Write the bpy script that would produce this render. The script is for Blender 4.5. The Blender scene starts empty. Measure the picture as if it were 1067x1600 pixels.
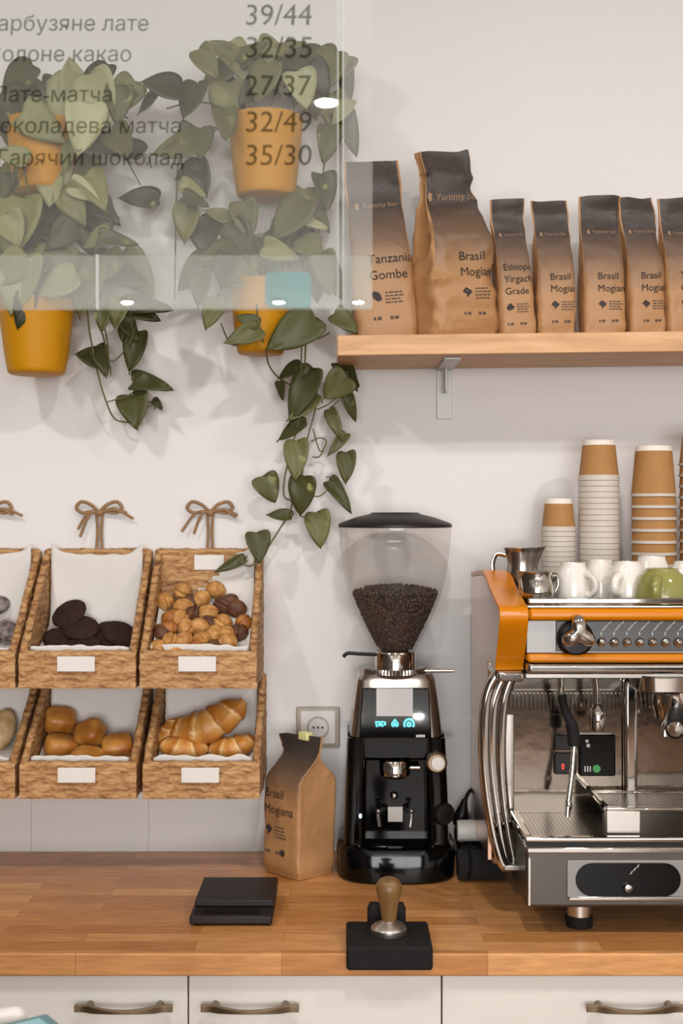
import bpy, math, random
from mathutils import Vector, Matrix, noise, Euler
from mathutils.bvhtree import BVHTree

# ------------------------------------------------------------------ scene, camera, light
scene = bpy.context.scene
C = scene.collection
F = 1990.0                      # focal length in pixels of the 1067x1600 frame
CAMY, CAMZ = -2.59, 1.59        # camera stands 2.59 m from the back wall, eye height 1.59 m
CT = 0.90                       # worktop height

cam_d = bpy.data.cameras.new('camera')
cam = bpy.data.objects.new('camera', cam_d); C.objects.link(cam)
cam.location = (0, CAMY, CAMZ); cam.rotation_euler = (math.pi/2, 0, 0)
cam_d.sensor_fit = 'VERTICAL'; cam_d.sensor_height = 36; cam_d.sensor_width = 24
cam_d.lens = F/1600*36
cam_d.clip_start = 0.05
cam_d.dof.use_dof = True; cam_d.dof.focus_distance = 2.2; cam_d.dof.aperture_fstop = 9
scene.camera = cam

scene.view_settings.view_transform = 'Standard'
scene.view_settings.look = 'None'
scene.view_settings.gamma = 1
scene.view_settings.use_curve_mapping = False
scene.view_settings.exposure = 0.0
scene.cycles.use_denoising = True
scene.cycles.max_bounces = 10
scene.cycles.transparent_max_bounces = 16
scene.cycles.sample_clamp_indirect = 6
scene.cycles.caustics_reflective = False
scene.cycles.caustics_refractive = False

world = bpy.data.worlds.new('daylight'); scene.world = world
world.use_nodes = True
bg = world.node_tree.nodes['Background']
bg.inputs[0].default_value = (0.80, 0.90, 1.0, 1); bg.inputs[1].default_value = 2.2

LAMP_STRENGTH = 450.0           # ceiling downlights over the worktop
FAR_STRENGTH = 330.0             # downlights deeper in the room
LAMP_COLOR = (1.0, 0.965, 0.93)

def area(name, loc, rot, sx, sy, power, color):
    l = bpy.data.lights.new(name, 'AREA'); l.shape = 'RECTANGLE'; l.size = sx; l.size_y = sy
    l.energy = power; l.color = color
    o = bpy.data.objects.new(name, l); C.objects.link(o); o.location = loc; o.rotation_euler = rot
    return o
# added frontal fill light, set at the unseen window behind the camera
area('window_fill', (0.2, -7.6, 1.6), (math.pi/2, 0, 0), 3.8, 2.0, 240, (1.0, 0.985, 0.96))

# ------------------------------------------------------------------ helpers
def s2l(c):
    return c/12.92 if c <= 0.04045 else ((c+0.055)/1.055)**2.4
def rgb(h):
    h = h.lstrip('#')
    return tuple(s2l(int(h[i:i+2], 16)/255) for i in (0, 2, 4)) + (1,)
def PX(Y): return (Y-CAMY)/F
def P(px, py, Y):
    k = PX(Y)
    return Vector(((px-533.5)*k, Y, CAMZ-(py-800)*k))

class NT:
    def __init__(s, m):
        m.use_nodes = True; s.t = m.node_tree; s.n = s.t.nodes; s.l = s.t.links
        s.b = s.n['Principled BSDF']; s.out = s.n['Material Output']
    def new(s, typ, **kw):
        x = s.n.new(typ)
        for k, v in kw.items():
            if k.startswith('i_'):
                x.inputs[k[2:].replace('_', ' ')].default_value = v
            else: setattr(x, k, v)
        return x
    def link(s, a, b): s.l.new(a, b)

def ramp(nt, fac, stops):
    r = nt.new('ShaderNodeValToRGB')
    e = r.color_ramp.elements
    while len(e) < len(stops): e.new(0.5)
    for el, (p, c) in zip(e, stops):
        el.position = p; el.color = rgb(c) if isinstance(c, str) else c
    nt.link(fac, r.inputs[0]); return r.outputs[0]

def coords(nt, scale=(1, 1, 1), loc=(0, 0, 0), rot=(0, 0, 0), kind='Object'):
    tc = nt.new('ShaderNodeTexCoord'); mp = nt.new('ShaderNodeMapping')
    mp.inputs['Scale'].default_value = scale; mp.inputs['Location'].default_value = loc
    mp.inputs['Rotation'].default_value = rot
    nt.link(tc.outputs[kind], mp.inputs[0]); return mp.outputs[0]

MAT = {}
def mat(name, col, rough=0.5, metal=0.0, var=0.0, nscale=30, bump=0.0, bscale=200, stretch=(1, 1, 1), emit=0, coat=0, col2=None, spec=None, rvar=0):
    m = bpy.data.materials.new(name); nt = NT(m); b = nt.b
    c = rgb(col) if isinstance(col, str) else col
    b.inputs['Base Color'].default_value = c
    b.inputs['Roughness'].default_value = rough; b.inputs['Metallic'].default_value = metal
    if spec is not None: b.inputs['Specular IOR Level'].default_value = spec
    if coat: b.inputs['Coat Weight'].default_value = coat; b.inputs['Coat Roughness'].default_value = 0.05
    v = None
    if var or col2 or bump or rvar: v = coords(nt, stretch)
    if var or col2:
        n = nt.new('ShaderNodeTexNoise', i_Scale=nscale, i_Detail=5.0); nt.link(v, n.inputs['Vector'])
        c2 = rgb(col2) if col2 else tuple(x*(1-var) for x in c[:3])+(1,)
        nt.link(ramp(nt, n.outputs[0], [(0.35, c2), (0.65, c)]), b.inputs['Base Color'])
    if rvar:
        n = nt.new('ShaderNodeTexNoise', i_Scale=nscale, i_Detail=3.0); nt.link(v, n.inputs['Vector'])
        mr = nt.new('ShaderNodeMapRange'); nt.link(n.outputs[0], mr.inputs[0])
        mr.inputs[3].default_value = max(0, rough-rvar); mr.inputs[4].default_value = rough+rvar
        nt.link(mr.outputs[0], b.inputs['Roughness'])
    if bump:
        n = nt.new('ShaderNodeTexNoise', i_Scale=bscale, i_Detail=4.0); nt.link(v, n.inputs['Vector'])
        bp = nt.new('ShaderNodeBump', i_Strength=bump, i_Distance=0.004); nt.link(n.outputs[0], bp.inputs['Height'])
        nt.link(bp.outputs[0], b.inputs['Normal'])
    if emit:
        b.inputs['Emission Color'].default_value = c; b.inputs['Emission Strength'].default_value = emit
    MAT[name] = m; return m

ORG = {}
def tag(o, label=None, cat=None, group=None, kind=None):
    if label: o['label'] = label
    if cat: o['category'] = cat
    if group: o['group'] = group
    if kind: o['kind'] = kind
    return o
def empty(name, loc=(0, 0, 0), label=None, cat=None, group=None):
    o = bpy.data.objects.new(name, None); C.objects.link(o); o.location = loc; o.empty_display_size = 0.05
    ORG[o.name] = Vector(loc); return tag(o, label, cat, group)

class MB:
    def __init__(s): s.v = []; s.f = []; s.attr = []
    def add(s, vs, fs, a=None):
        n = len(s.v); s.v += [Vector(q) for q in vs]; s.f += [tuple(i+n for i in q) for q in fs]
        s.attr += (a if a is not None else [0.0]*len(vs)); return s
    def box(s, lo, hi, rot=None):
        (a, b, c), (d, e, f) = lo, hi
        vs = [Vector(q) for q in ((a,b,c),(d,b,c),(d,e,c),(a,e,c),(a,b,f),(d,b,f),(d,e,f),(a,e,f))]
        if rot is not None:
            m = sum(vs, Vector())/8
            vs = [rot @ (q-m)+m for q in vs]
        return s.add(vs, [(3,2,1,0),(4,5,6,7),(0,1,5,4),(1,2,6,5),(2,3,7,6),(3,0,4,7)])
    def pbox(s, x0, y0, x1, y1, Yf, Yb):
        a = P(x0, y1, Yf); b = P(x1, y0, Yf)
        return s.box((a.x, Yf, a.z), (b.x, Yb, b.z))
    def rings(s, rings, cap=(True, True), closed=True, a=None):
        n = len(rings[0]); vs = [p for r in rings for p in r]; fs = []
        for i in range(len(rings)-1):
            for j in range(n if closed else n-1):
                k = (j+1) % n
                fs.append((i*n+j, i*n+k, (i+1)*n+k, (i+1)*n+j))
        if cap[0]: fs.append(tuple(range(n-1, -1, -1)))
        if cap[1]: fs.append(tuple((len(rings)-1)*n+j for j in range(n)))
        return s.add(vs, fs, a)
    def lathe(s, prof, c=(0, 0, 0), n=32, rot=None, cap=(False, False)):
        c = Vector(c); rs = []
        for r, z in prof:
            ring = []
            for j in range(n):
                t = 2*math.pi*j/n
                q = Vector((r*math.cos(t), r*math.sin(t), z))
                if rot is not None: q = rot @ q
                ring.append(q+c)
            rs.append(ring)
        return s.rings(rs, cap)
    def tube(s, pts, r, n=10, cap=True, flat=1.0):
        pts = [Vector(p) for p in pts]; rs = []; up = None
        for i, p in enumerate(pts):
            t = (pts[min(i+1, len(pts)-1)]-pts[max(i-1, 0)])
            if t.length < 1e-9: t = Vector((0, 0, 1))
            t.normalize()
            if up is None:
                up = t.orthogonal().normalized()
            up = (up-t*up.dot(t)); 
            if up.length < 1e-6: up = t.orthogonal()
            up.normalize(); w = t.cross(up)
            rr = r[i] if isinstance(r, (list, tuple)) else r
            rs.append([p+(up*math.cos(2*math.pi*j/n)*flat+w*math.sin(2*math.pi*j/n))*rr for j in range(n)])
        return s.rings(rs, (cap, cap))
    def loft(s, secs, N=48, cap=(True, True)):
        # sections (z, cx, cy, hx, hy, exponent)
        rs = []
        for z, cx, cy, hx, hy, e in secs:
            ring = []
            for j in range(N):
                t = 2*math.pi*j/N; c, q = math.cos(t), math.sin(t)
                ring.append(Vector((cx+hx*math.copysign(abs(c)**(2/e), c), cy+hy*math.copysign(abs(q)**(2/e), q), z)))
            rs.append(ring)
        return s.rings(rs, cap)
    def ell(s, c, r, rot=None, n=20, m=12, fn=None, a=None):
        rs = []
        for i in range(m+1):
            ph = -math.pi/2+math.pi*i/m
            rs.append([(math.cos(ph)*math.cos(2*math.pi*j/n), math.cos(ph)*math.sin(2*math.pi*j/n), math.sin(ph)) for j in range(n)])
        out = []
        for ring in rs:
            o = []
            for u in ring:
                u = Vector(u); k = fn(u) if fn else 1
                q = Vector((u.x*r[0]*k, u.y*r[1]*k, u.z*r[2]*k))
                if rot is not None: q = rot @ q
                o.append(q+Vector(c))
            out.append(o)
        return s.rings(out, (False, False))
    def prism(s, poly, off):
        off = Vector(off); n = len(poly); vs = [Vector(p) for p in poly]+[Vector(p)+off for p in poly]
        fs = [tuple(range(n)), tuple(range(2*n-1, n-1, -1))]+[(i, i+n, (i+1) % n+n, (i+1) % n) for i in range(n)]
        return s.add(vs, fs)
    def slab(s, a, b, c, d, th, nu=10, nv=6, amp=0.0, fr=60):
        # woven panel between corners a b c d, thickened by th against its normal
        a, b, c, d = map(Vector, (a, b, c, d)); nrm = (b-a).cross(d-a).normalized(); g = [[], []]
        for side in (0, 1):
            for i in range(nv+1):
                for j in range(nu+1):
                    u, w = j/nu, i/nv
                    p = a*(1-u)*(1-w)+b*u*(1-w)+c*u*w+d*(1-u)*w
                    k = noise.noise(Vector((p.x*fr*.6, p.y*fr*.6, p.z*fr*1.6+side*9)))*amp
                    g[side].append(p+(nrm*k if side == 0 else -nrm*(th+k)))
        n0 = (nu+1)*(nv+1); fs = []
        for i in range(nv):
            for j in range(nu):
                q = i*(nu+1)+j
                fs.append((q, q+1, q+nu+2, q+nu+1)); fs.append((n0+q, n0+q+nu+1, n0+q+nu+2, n0+q+1))
        rim = [j for j in range(nu)]+[i*(nu+1)+nu for i in range(nv)]+[nv*(nu+1)+j for j in range(nu, 0, -1)]+[i*(nu+1) for i in range(nv, 0, -1)]
        for k in range(len(rim)):
            p, q = rim[k], rim[(k+1) % len(rim)]
            fs.append((q, p, n0+p, n0+q))
        return s.add(g[0]+g[1], fs)
    def build(s, name, m, parent=None, loc=None, smooth=True, bevel=0, seg=2, sub=0, angle=40, attr=None, solid=0):
        off = ORG[parent.name] if parent else Vector(loc if loc is not None else (0, 0, 0))
        me = bpy.data.meshes.new(name)
        me.from_pydata([tuple(q-off) for q in s.v], [], s.f); me.update()
        import bmesh
        bm = bmesh.new(); bm.from_mesh(me); bmesh.ops.remove_doubles(bm, verts=bm.verts, dist=1e-7) if attr is None else None
        bmesh.ops.recalc_face_normals(bm, faces=bm.faces); bm.to_mesh(me); bm.free()
        if attr:
            at = me.attributes.new(attr, 'FLOAT', 'POINT')
            at.data.foreach_set('value', s.attr)
        me.materials.append(m if not isinstance(m, str) else MAT[m])
        o = bpy.data.objects.new(name, me); C.objects.link(o)
        if parent: o.parent = parent
        else: o.location = off
        ORG[o.name] = off
        if smooth:
            me.polygons.foreach_set('use_smooth', [True]*len(me.polygons))
            me.set_sharp_from_angle(angle=math.radians(angle))
        if solid:
            d = o.modifiers.new('solid', 'SOLIDIFY'); d.thickness = solid; d.offset = 0
        if bevel:
            d = o.modifiers.new('bevel', 'BEVEL'); d.width = bevel; d.segments = seg; d.limit_method = 'ANGLE'; d.angle_limit = math.radians(35)
        if sub:
            d = o.modifiers.new('sub', 'SUBSURF'); d.levels = sub; d.render_levels = sub
        return o

def copy_tree(o, parent=None):
    c = o.copy(); C.objects.link(c)
    if parent: c.parent = parent
    for ch in o.children: copy_tree(ch, c)
    return c

def smoothline(pts, k=6):
    pts = [Vector(p) for p in pts]; out = []
    for i in range(len(pts)-1):
        p0, p1, p2, p3 = pts[max(i-1, 0)], pts[i], pts[i+1], pts[min(i+2, len(pts)-1)]
        for j in range(k):
            t = j/k
            out.append(0.5*((2*p1)+(p2-p0)*t+(2*p0-5*p1+4*p2-p3)*t*t+(3*p1-p0-3*p2+p3)*t**3))
    return out+[pts[-1]]

def text_raw(body, shear=0.0):
    cu = bpy.data.curves.new('t', 'FONT'); cu.body = body; cu.size = 1; cu.shear = shear; cu.resolution_u = 3
    o = bpy.data.objects.new('t', cu); C.objects.link(o); bpy.context.view_layer.update()
    me = bpy.data.meshes.new_from_object(o.evaluated_get(bpy.context.evaluated_depsgraph_get()))
    vs = [v.co.copy() for v in me.vertices]; fs = [tuple(p.vertices) for p in me.polygons]
    bpy.data.objects.remove(o); bpy.data.curves.remove(cu); bpy.data.meshes.remove(me)
    return vs, fs

FIX = {}
def text_geo(body, shear=0.0):
    # glyphs whose contours cross are filled again piece by piece
    vs, fs = text_raw(body, shear)
    from mathutils.geometry import tessellate_polygon
    for ch, n in (('н', 12), ('я', 36)):
        if ch not in body: continue
        if (ch, shear) not in FIX: FIX[(ch, shear)] = text_raw(ch, shear)[0]
        g = FIX[(ch, shear)]; i = 0
        while i+n <= len(vs):
            d = vs[i]-g[0]
            if all((vs[i+k]-g[k]-d).length < 0.004 for k in range(n)):
                fs = [f for f in fs if not any(i <= q < i+n for q in f)]
                if ch == 'н':
                    a = len(vs); k = shear
                    vs += [Vector((.163+d.x+.238*k, .238, 0)), Vector((.421+d.x+.238*k, .238, 0)), Vector((.421+d.x+.319*k, .319, 0)), Vector((.163+d.x+.319*k, .319, 0))]
                    fs += [(i+7, i+6, i+5, i+4), (i+11, i+10, i+9, i+8), (a, a+1, a+2, a+3)]
                else:
                    fs += [tuple(i+q for q in t) for t in tessellate_polygon([[vs[i+q] for q in range(32)]])]
                    a = len(vs)
                    vs += [vs[i+33].lerp(vs[i+34], .84), vs[i+32].lerp(vs[i+35], .84)]
                    fs += [(i+33, i+32, a+1, a)]
                i += n
            else: i += 1
    return vs, fs

def clip_text(vs, fs, xmax):
    return vs, [f for f in fs if all(vs[i].x <= xmax for i in f)]

rnd = random.Random(7)

# ------------------------------------------------------------------ materials
m = bpy.data.materials.new('white_wall'); nt = NT(m); MAT['white_wall'] = m
nt.b.inputs['Base Color'].default_value = rgb('#ddd9d7'); nt.b.inputs['Roughness'].default_value = 0.75
v = coords(nt); n = nt.new('ShaderNodeTexNoise', i_Scale=160.0, i_Detail=3.0); nt.link(v, n.inputs['Vector'])
bp = nt.new('ShaderNodeBump', i_Strength=0.12, i_Distance=0.002); nt.link(n.outputs[0], bp.inputs['Height']); nt.link(bp.outputs[0], nt.b.inputs['Normal'])
mat('tile_white', '#d9d7d6', 0.28, var=0.02, nscale=3, bump=0.03, bscale=9)
mat('ceiling_white', '#e6e3df', 0.9, bump=0.05, bscale=300)
mat('floor_wood', '#7a5d46', 0.4, var=0.4, nscale=6, stretch=(1, 6, 1))
mat('far_wall', '#4d4037', 0.8, var=0.2, nscale=2)
mat('dark_panel', '#2b2522', 0.5, var=0.3, nscale=4)

m = bpy.data.materials.new('butcher_block'); nt = NT(m); MAT['butcher_block'] = m
v = coords(nt, loc=(0.4155, 0.012, 0))
br = nt.new('ShaderNodeTexBrick', offset=0.43, offset_frequency=2, squash=1.0)
for k, q in (('Color1', rgb('#dea56a')), ('Color2', rgb('#b6793e')), ('Mortar', rgb('#aa713c'))): br.inputs[k].default_value = q
br.inputs['Scale'].default_value = 1; br.inputs['Mortar Size'].default_value = 0.0006; br.inputs['Brick Width'].default_value = 0.322
br.inputs['Row Height'].default_value = 0.041; br.inputs['Bias'].default_value = -0.1; nt.link(v, br.inputs['Vector'])
v2 = coords(nt, (7, 60, 60)); n = nt.new('ShaderNodeTexNoise', i_Scale=2.0, i_Detail=6.0, i_Distortion=0.6); nt.link(v2, n.inputs['Vector'])
g = ramp(nt, n.outputs[0], [(0.3, '#b89a86'), (0.7, '#fff6ea')])
mx = nt.new('ShaderNodeMix', data_type='RGBA', blend_type='MULTIPLY'); mx.inputs[0].default_value = 0.6
nt.link(br.outputs[0], mx.inputs[6]); nt.link(g, mx.inputs[7]); nt.link(mx.outputs[2], nt.b.inputs['Base Color'])
nt.b.inputs['Roughness'].default_value = 0.34
bp = nt.new('ShaderNodeBump', i_Strength=0.06, i_Distance=0.002); nt.link(n.outputs[0], bp.inputs['Height']); nt.link(bp.outputs[0], nt.b.inputs['Normal'])

m = bpy.data.materials.new('pine'); nt = NT(m); MAT['pine'] = m
v = coords(nt, (3, 26, 26)); n = nt.new('ShaderNodeTexNoise', i_Scale=2.2, i_Detail=5.0, i_Distortion=0.8); nt.link(v, n.inputs['Vector'])
base = ramp(nt, n.outputs[0], [(0.3, '#b5875c'), (0.52, '#c99a6c'), (0.75, '#d3a97d')])
# knots
vk = coords(nt, (3.1, 1, 14), loc=(0.32, 0, 0.21)); vo = nt.new('ShaderNodeTexVoronoi', i_Scale=1.3); nt.link(vk, vo.inputs['Vector'])
kf = ramp(nt, vo.outputs['Distance'], [(0.05, (1, 1, 1, 1)), (0.11, (0, 0, 0, 1))])
mx = nt.new('ShaderNodeMix', data_type='RGBA'); nt.link(kf, mx.inputs[0]); nt.link(base, mx.inputs[6]); mx.inputs[7].default_value = rgb('#7b4a30')
nt.link(mx.outputs[2], nt.b.inputs['Base Color']); nt.b.inputs['Roughness'].default_value = 0.5

mat('cabinet_white', '#dcd5cd', 0.42, var=0.02, nscale=2)
mat('cabinet_carcass', '#7a5a44', 0.6, var=0.2)
mat('bronze', '#84715a', 0.38, metal=0.9, var=0.15, nscale=40)
mat('bracket_white', '#c9c8c7', 0.4, var=0.03)
mat('steel', '#b3aca5', 0.22, metal=1, rvar=0.06, nscale=8)
mat('brushed_steel', '#8f8a85', 0.36, metal=1, rvar=0.08, nscale=20, stretch=(1, 1, 8))
mat('dark_steel', '#5c5651', 0.34, metal=0.85, rvar=0.08, nscale=20, stretch=(1, 1, 8))
mat('side_steel', '#d6b29c', 0.2, metal=1, rvar=0.05, nscale=6)
mat('chrome', '#c6c0b9', 0.06, metal=1, rvar=0.03, nscale=12)
mat('satin_steel', '#cfc8c1', 0.3, metal=1, bump=0.02, bscale=20)
m = mat('mirror_steel', '#958b81', 0.09, metal=1, bump=0.18, bscale=9)
mat('orange_paint', '#cd7900', 0.25, spec=0.3, coat=0.05, var=0.04, nscale=3)
mat('black_gloss', '#050505', 0.1, spec=0.3, rvar=0.03)
mat('display_glass', '#050505', 0.03, spec=0.35, rvar=0.01)
mat('black_plastic', '#121010', 0.4, spec=0.3, bump=0.05)
mat('black_rubber', '#1a1717', 0.75, spec=0.25, bump=0.25, bscale=400, var=0.3)
mat('dark_plastic', '#241e1c', 0.45, spec=0.3, var=0.15, nscale=50, bump=0.04)
mat('panel_grey', '#8d8a88', 0.35, metal=0.3, var=0.03)
mat('panel_dark', '#3b3937', 0.35, var=0.1)
mat('towel_black', '#111010', 0.95, bump=0.7, bscale=260, var=0.35, nscale=120)
mat('white_plastic', '#d8d2cc', 0.4, var=0.03)
mat('socket_white', '#d0ccc7', 0.35, var=0.03)
mat('socket_border', '#a3978a', 0.4, var=0.06)
mat('socket_dark', '#3c3530', 0.6, var=0.05)
mat('cream_ceramic', '#e2dbd2', 0.16, coat=0.3, var=0.02, nscale=6)
mat('green_ceramic', '#8d8a4a', 0.16, coat=0.4, var=0.1, nscale=8)
mat('cup_white_shaded', '#cbc1b6', 0.6, var=0.03)  # cup white darkened, shade on the stacked rims put into the colour
mat('kraft_cup', '#a87844', 0.75, var=0.08, nscale=60)
mat('cup_white', '#e4dbd0', 0.6, var=0.03)
mat('pot_yellow', '#bf8406', 0.5, var=0.06, nscale=5, spec=0.25)
mat('soil', '#3a2d22', 0.95, bump=0.6, var=0.4)
mat('stem_green', '#5d5e30', 0.55, var=0.3, nscale=20)
mat('paper', '#d6d0cb', 0.85, var=0.03, nscale=12, bump=0.1, bscale=50)
mat('tag_paper', '#ddd7d2', 0.6, var=0.02)
mat('twine', '#a5805a', 0.9, var=0.35, nscale=300, bump=0.5, bscale=600)
mat('choc_cookie', '#34211b', 0.8, spec=0.2, var=0.35, nscale=90, bump=0.3, bscale=160)
mat('walnut_gold', '#c99858', 0.6, col2='#a06a2e', nscale=70, bump=0.35, bscale=140)
mat('walnut_orange', '#b06f2b', 0.55, col2='#8a4f1c', nscale=70, bump=0.35, bscale=140)
mat('walnut_brown', '#6a3f22', 0.6, col2='#48291a', nscale=70, bump=0.35, bscale=140)
mat('bun_crust', '#99581b', 0.4, col2='#c28a42', nscale=26, bump=0.2, bscale=60)
mat('pale_roll', '#cdb083', 0.6, col2='#ac8a58', nscale=50, bump=0.3, bscale=70)
mat('grey_cookie', '#98898a', 0.7, col2='#4f4342', nscale=80, bump=0.3, bscale=120)
mat('wood_handle', '#7f5d33', 0.4, var=0.3, nscale=14, stretch=(5, 5, 1))
mat('ink', '#2c221d', 0.8, var=0.05)
mat('ink_soft', '#54443a', 0.8, var=0.05)
mat('logo_ink', '#9c7c5c', 0.8, var=0.05)
mat('icon_ink', '#352c2e', 0.8, var=0.05)
mat('icon_grey', '#b5b1ac', 0.5, var=0.05)
mat('screen_grey', '#a39c9a', 0.3, emit=0.12, var=0.0)
mat('icon_cyan', '#4fd6e6', 0.3, emit=1.6)
mat('led_blue', '#9fc4ff', 0.3, emit=3.0)
mat('led_red', '#ff3a1e', 0.3, emit=2.2)
mat('green_button', '#2f8a3a', 0.4, emit=0.15)
mat('teal_box', '#5c7f84', 0.5, var=0.12, nscale=20)
mat('teal_light', '#86b2b7', 0.4, var=0.08, nscale=20)
mat('lime_clip', '#d3cf8e', 0.4, var=0.05)
mat('bar_wood', '#4a3628', 0.5, var=0.3, nscale=8, stretch=(1, 6, 6))
mat('bean', '#3a2214', 0.45, col2='#25140c', nscale=60, bump=0.1)
m = mat('lamp_glow', LAMP_COLOR+(1,), 0.5, emit=LAMP_STRENGTH)
m = mat('lamp_glow_far', LAMP_COLOR+(1,), 0.5, emit=FAR_STRENGTH)

# woven basket fibre
m = bpy.data.materials.new('woven'); nt = NT(m); MAT['woven'] = m
v = coords(nt, (22, 22, 70)); n = nt.new('ShaderNodeTexNoise', i_Scale=1.3, i_Detail=5.0, i_Distortion=1.2); nt.link(v, n.inputs['Vector'])
v3 = coords(nt, (1, 1, 1)); w = nt.new('ShaderNodeTexWave', wave_type='BANDS', bands_direction='Z', i_Scale=22.0, i_Distortion=7.0, i_Detail=3.0)
w.inputs['Detail Scale'].default_value = 2.5; nt.link(v3, w.inputs['Vector'])
a1 = nt.new('ShaderNodeMath', operation='MULTIPLY_ADD'); nt.link(w.outputs[1], a1.inputs[0]); a1.inputs[1].default_value = 0.16; nt.link(n.outputs[0], a1.inputs[2])
nt.link(ramp(nt, a1.outputs[0], [(0.34, '#6f4a29'), (0.47, '#96693f'), (0.6, '#ae8252'), (0.8, '#c59c6c')]), nt.b.inputs['Base Color'])
bp = nt.new('ShaderNodeBump', i_Strength=0.6, i_Distance=0.006); nt.link(a1.outputs[0], bp.inputs['Height']); nt.link(bp.outputs[0], nt.b.inputs['Normal'])
nt.b.inputs['Roughness'].default_value = 0.7

# pothos leaf (tone per leaf, pale variegation)
m = bpy.data.materials.new('pothos_leaf'); nt = NT(m); MAT['pothos_leaf'] = m
at = nt.new('ShaderNodeAttribute', attribute_name='tone')
c0 = ramp(nt, at.outputs['Fac'], [(0.0, '#2e2f18'), (0.4, '#4b4b2b'), (0.75, '#757449'), (1.0, '#a5a481')])
v = coords(nt); n = nt.new('ShaderNodeTexNoise', i_Scale=28.0, i_Detail=3.0); nt.link(v, n.inputs['Vector'])
f = ramp(nt, n.outputs[0], [(0.66, (0, 0, 0, 1)), (0.76, (0.8, 0.8, 0.8, 1))])
mx = nt.new('ShaderNodeMix', data_type='RGBA'); nt.link(f, mx.inputs[0]); nt.link(c0, mx.inputs[6]); mx.inputs[7].default_value = rgb('#a5a468')
nt.link(mx.outputs[2], nt.b.inputs['Base Color']); nt.b.inputs['Roughness'].default_value = 0.38
nt.b.inputs['Specular IOR Level'].default_value = 0.22

# croissant crust (flaky steps)
m = bpy.data.materials.new('croissant_crust'); nt = NT(m); MAT['croissant_crust'] = m
at = nt.new('ShaderNodeAttribute', attribute_name='flake')
v = coords(nt); n = nt.new('ShaderNodeTexNoise', i_Scale=55.0, i_Detail=4.0); nt.link(v, n.inputs['Vector'])
a1 = nt.new('ShaderNodeMath', operation='MULTIPLY_ADD'); nt.link(n.outputs[0], a1.inputs[0]); a1.inputs[1].default_value = 0.5; nt.link(at.outputs['Fac'], a1.inputs[2])
nt.link(ramp(nt, a1.outputs[0], [(0.2, '#9a5c1e'), (0.55, '#bd7a30'), (0.9, '#cf9a55'), (1.15, '#ddbb85')]), nt.b.inputs['Base Color'])
nt.b.inputs['Roughness'].default_value = 0.42
bp = nt.new('ShaderNodeBump', i_Strength=0.25, i_Distance=0.004); nt.link(n.outputs[0], bp.inputs['Height']); nt.link(bp.outputs[0], nt.b.inputs['Normal'])

def bag_material(name, h, dark='#3d342f', mid='#6d5440', kraft='#a67b50', lo=0.33, hi=0.80):
    m = bpy.data.materials.new(name); nt = NT(m); MAT[name] = m
    tc = nt.new('ShaderNodeTexCoord'); sp = nt.new('ShaderNodeSeparateXYZ'); nt.link(tc.outputs['Object'], sp.inputs[0])
    mr = nt.new('ShaderNodeMapRange'); nt.link(sp.outputs['Z'], mr.inputs[0]); mr.inputs[2].default_value = h
    n = nt.new('ShaderNodeTexNoise', i_Scale=9.0, i_Detail=4.0); nt.link(tc.outputs['Object'], n.inputs['Vector'])
    a1 = nt.new('ShaderNodeMath', operation='MULTIPLY_ADD'); nt.link(n.outputs[0], a1.inputs[0]); a1.inputs[1].default_value = 0.22; nt.link(mr.outputs[0], a1.inputs[2])
    c = ramp(nt, a1.outputs[0], [(lo+.08, kraft), ((lo+hi)/2+.08, mid), (hi+.06, dark), (1.0, dark)])
    at = nt.new('ShaderNodeAttribute', attribute_name='front')
    mx = nt.new('ShaderNodeMix', data_type='RGBA'); nt.link(at.outputs['Fac'], mx.inputs[0]); mx.inputs[6].default_value = rgb('#b3865a'); nt.link(c, mx.inputs[7])
    nt.link(mx.outputs[2], nt.b.inputs['Base Color']); nt.b.inputs['Roughness'].default_value = 0.5
    n2 = nt.new('ShaderNodeTexNoise', i_Scale=30.0, i_Detail=3.0, i_Distortion=1.0); nt.link(tc.outputs['Object'], n2.inputs['Vector'])
    bp = nt.new('ShaderNodeBump', i_Strength=0.35, i_Distance=0.006); nt.link(n2.outputs[0], bp.inputs['Height']); nt.link(bp.outputs[0], nt.b.inputs['Normal'])
bag_material('kraft_large', 0.36)
bag_material('kraft_small', 0.27)
bag_material('kraft_counter', 0.26, lo=0.52, hi=0.92)

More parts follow.
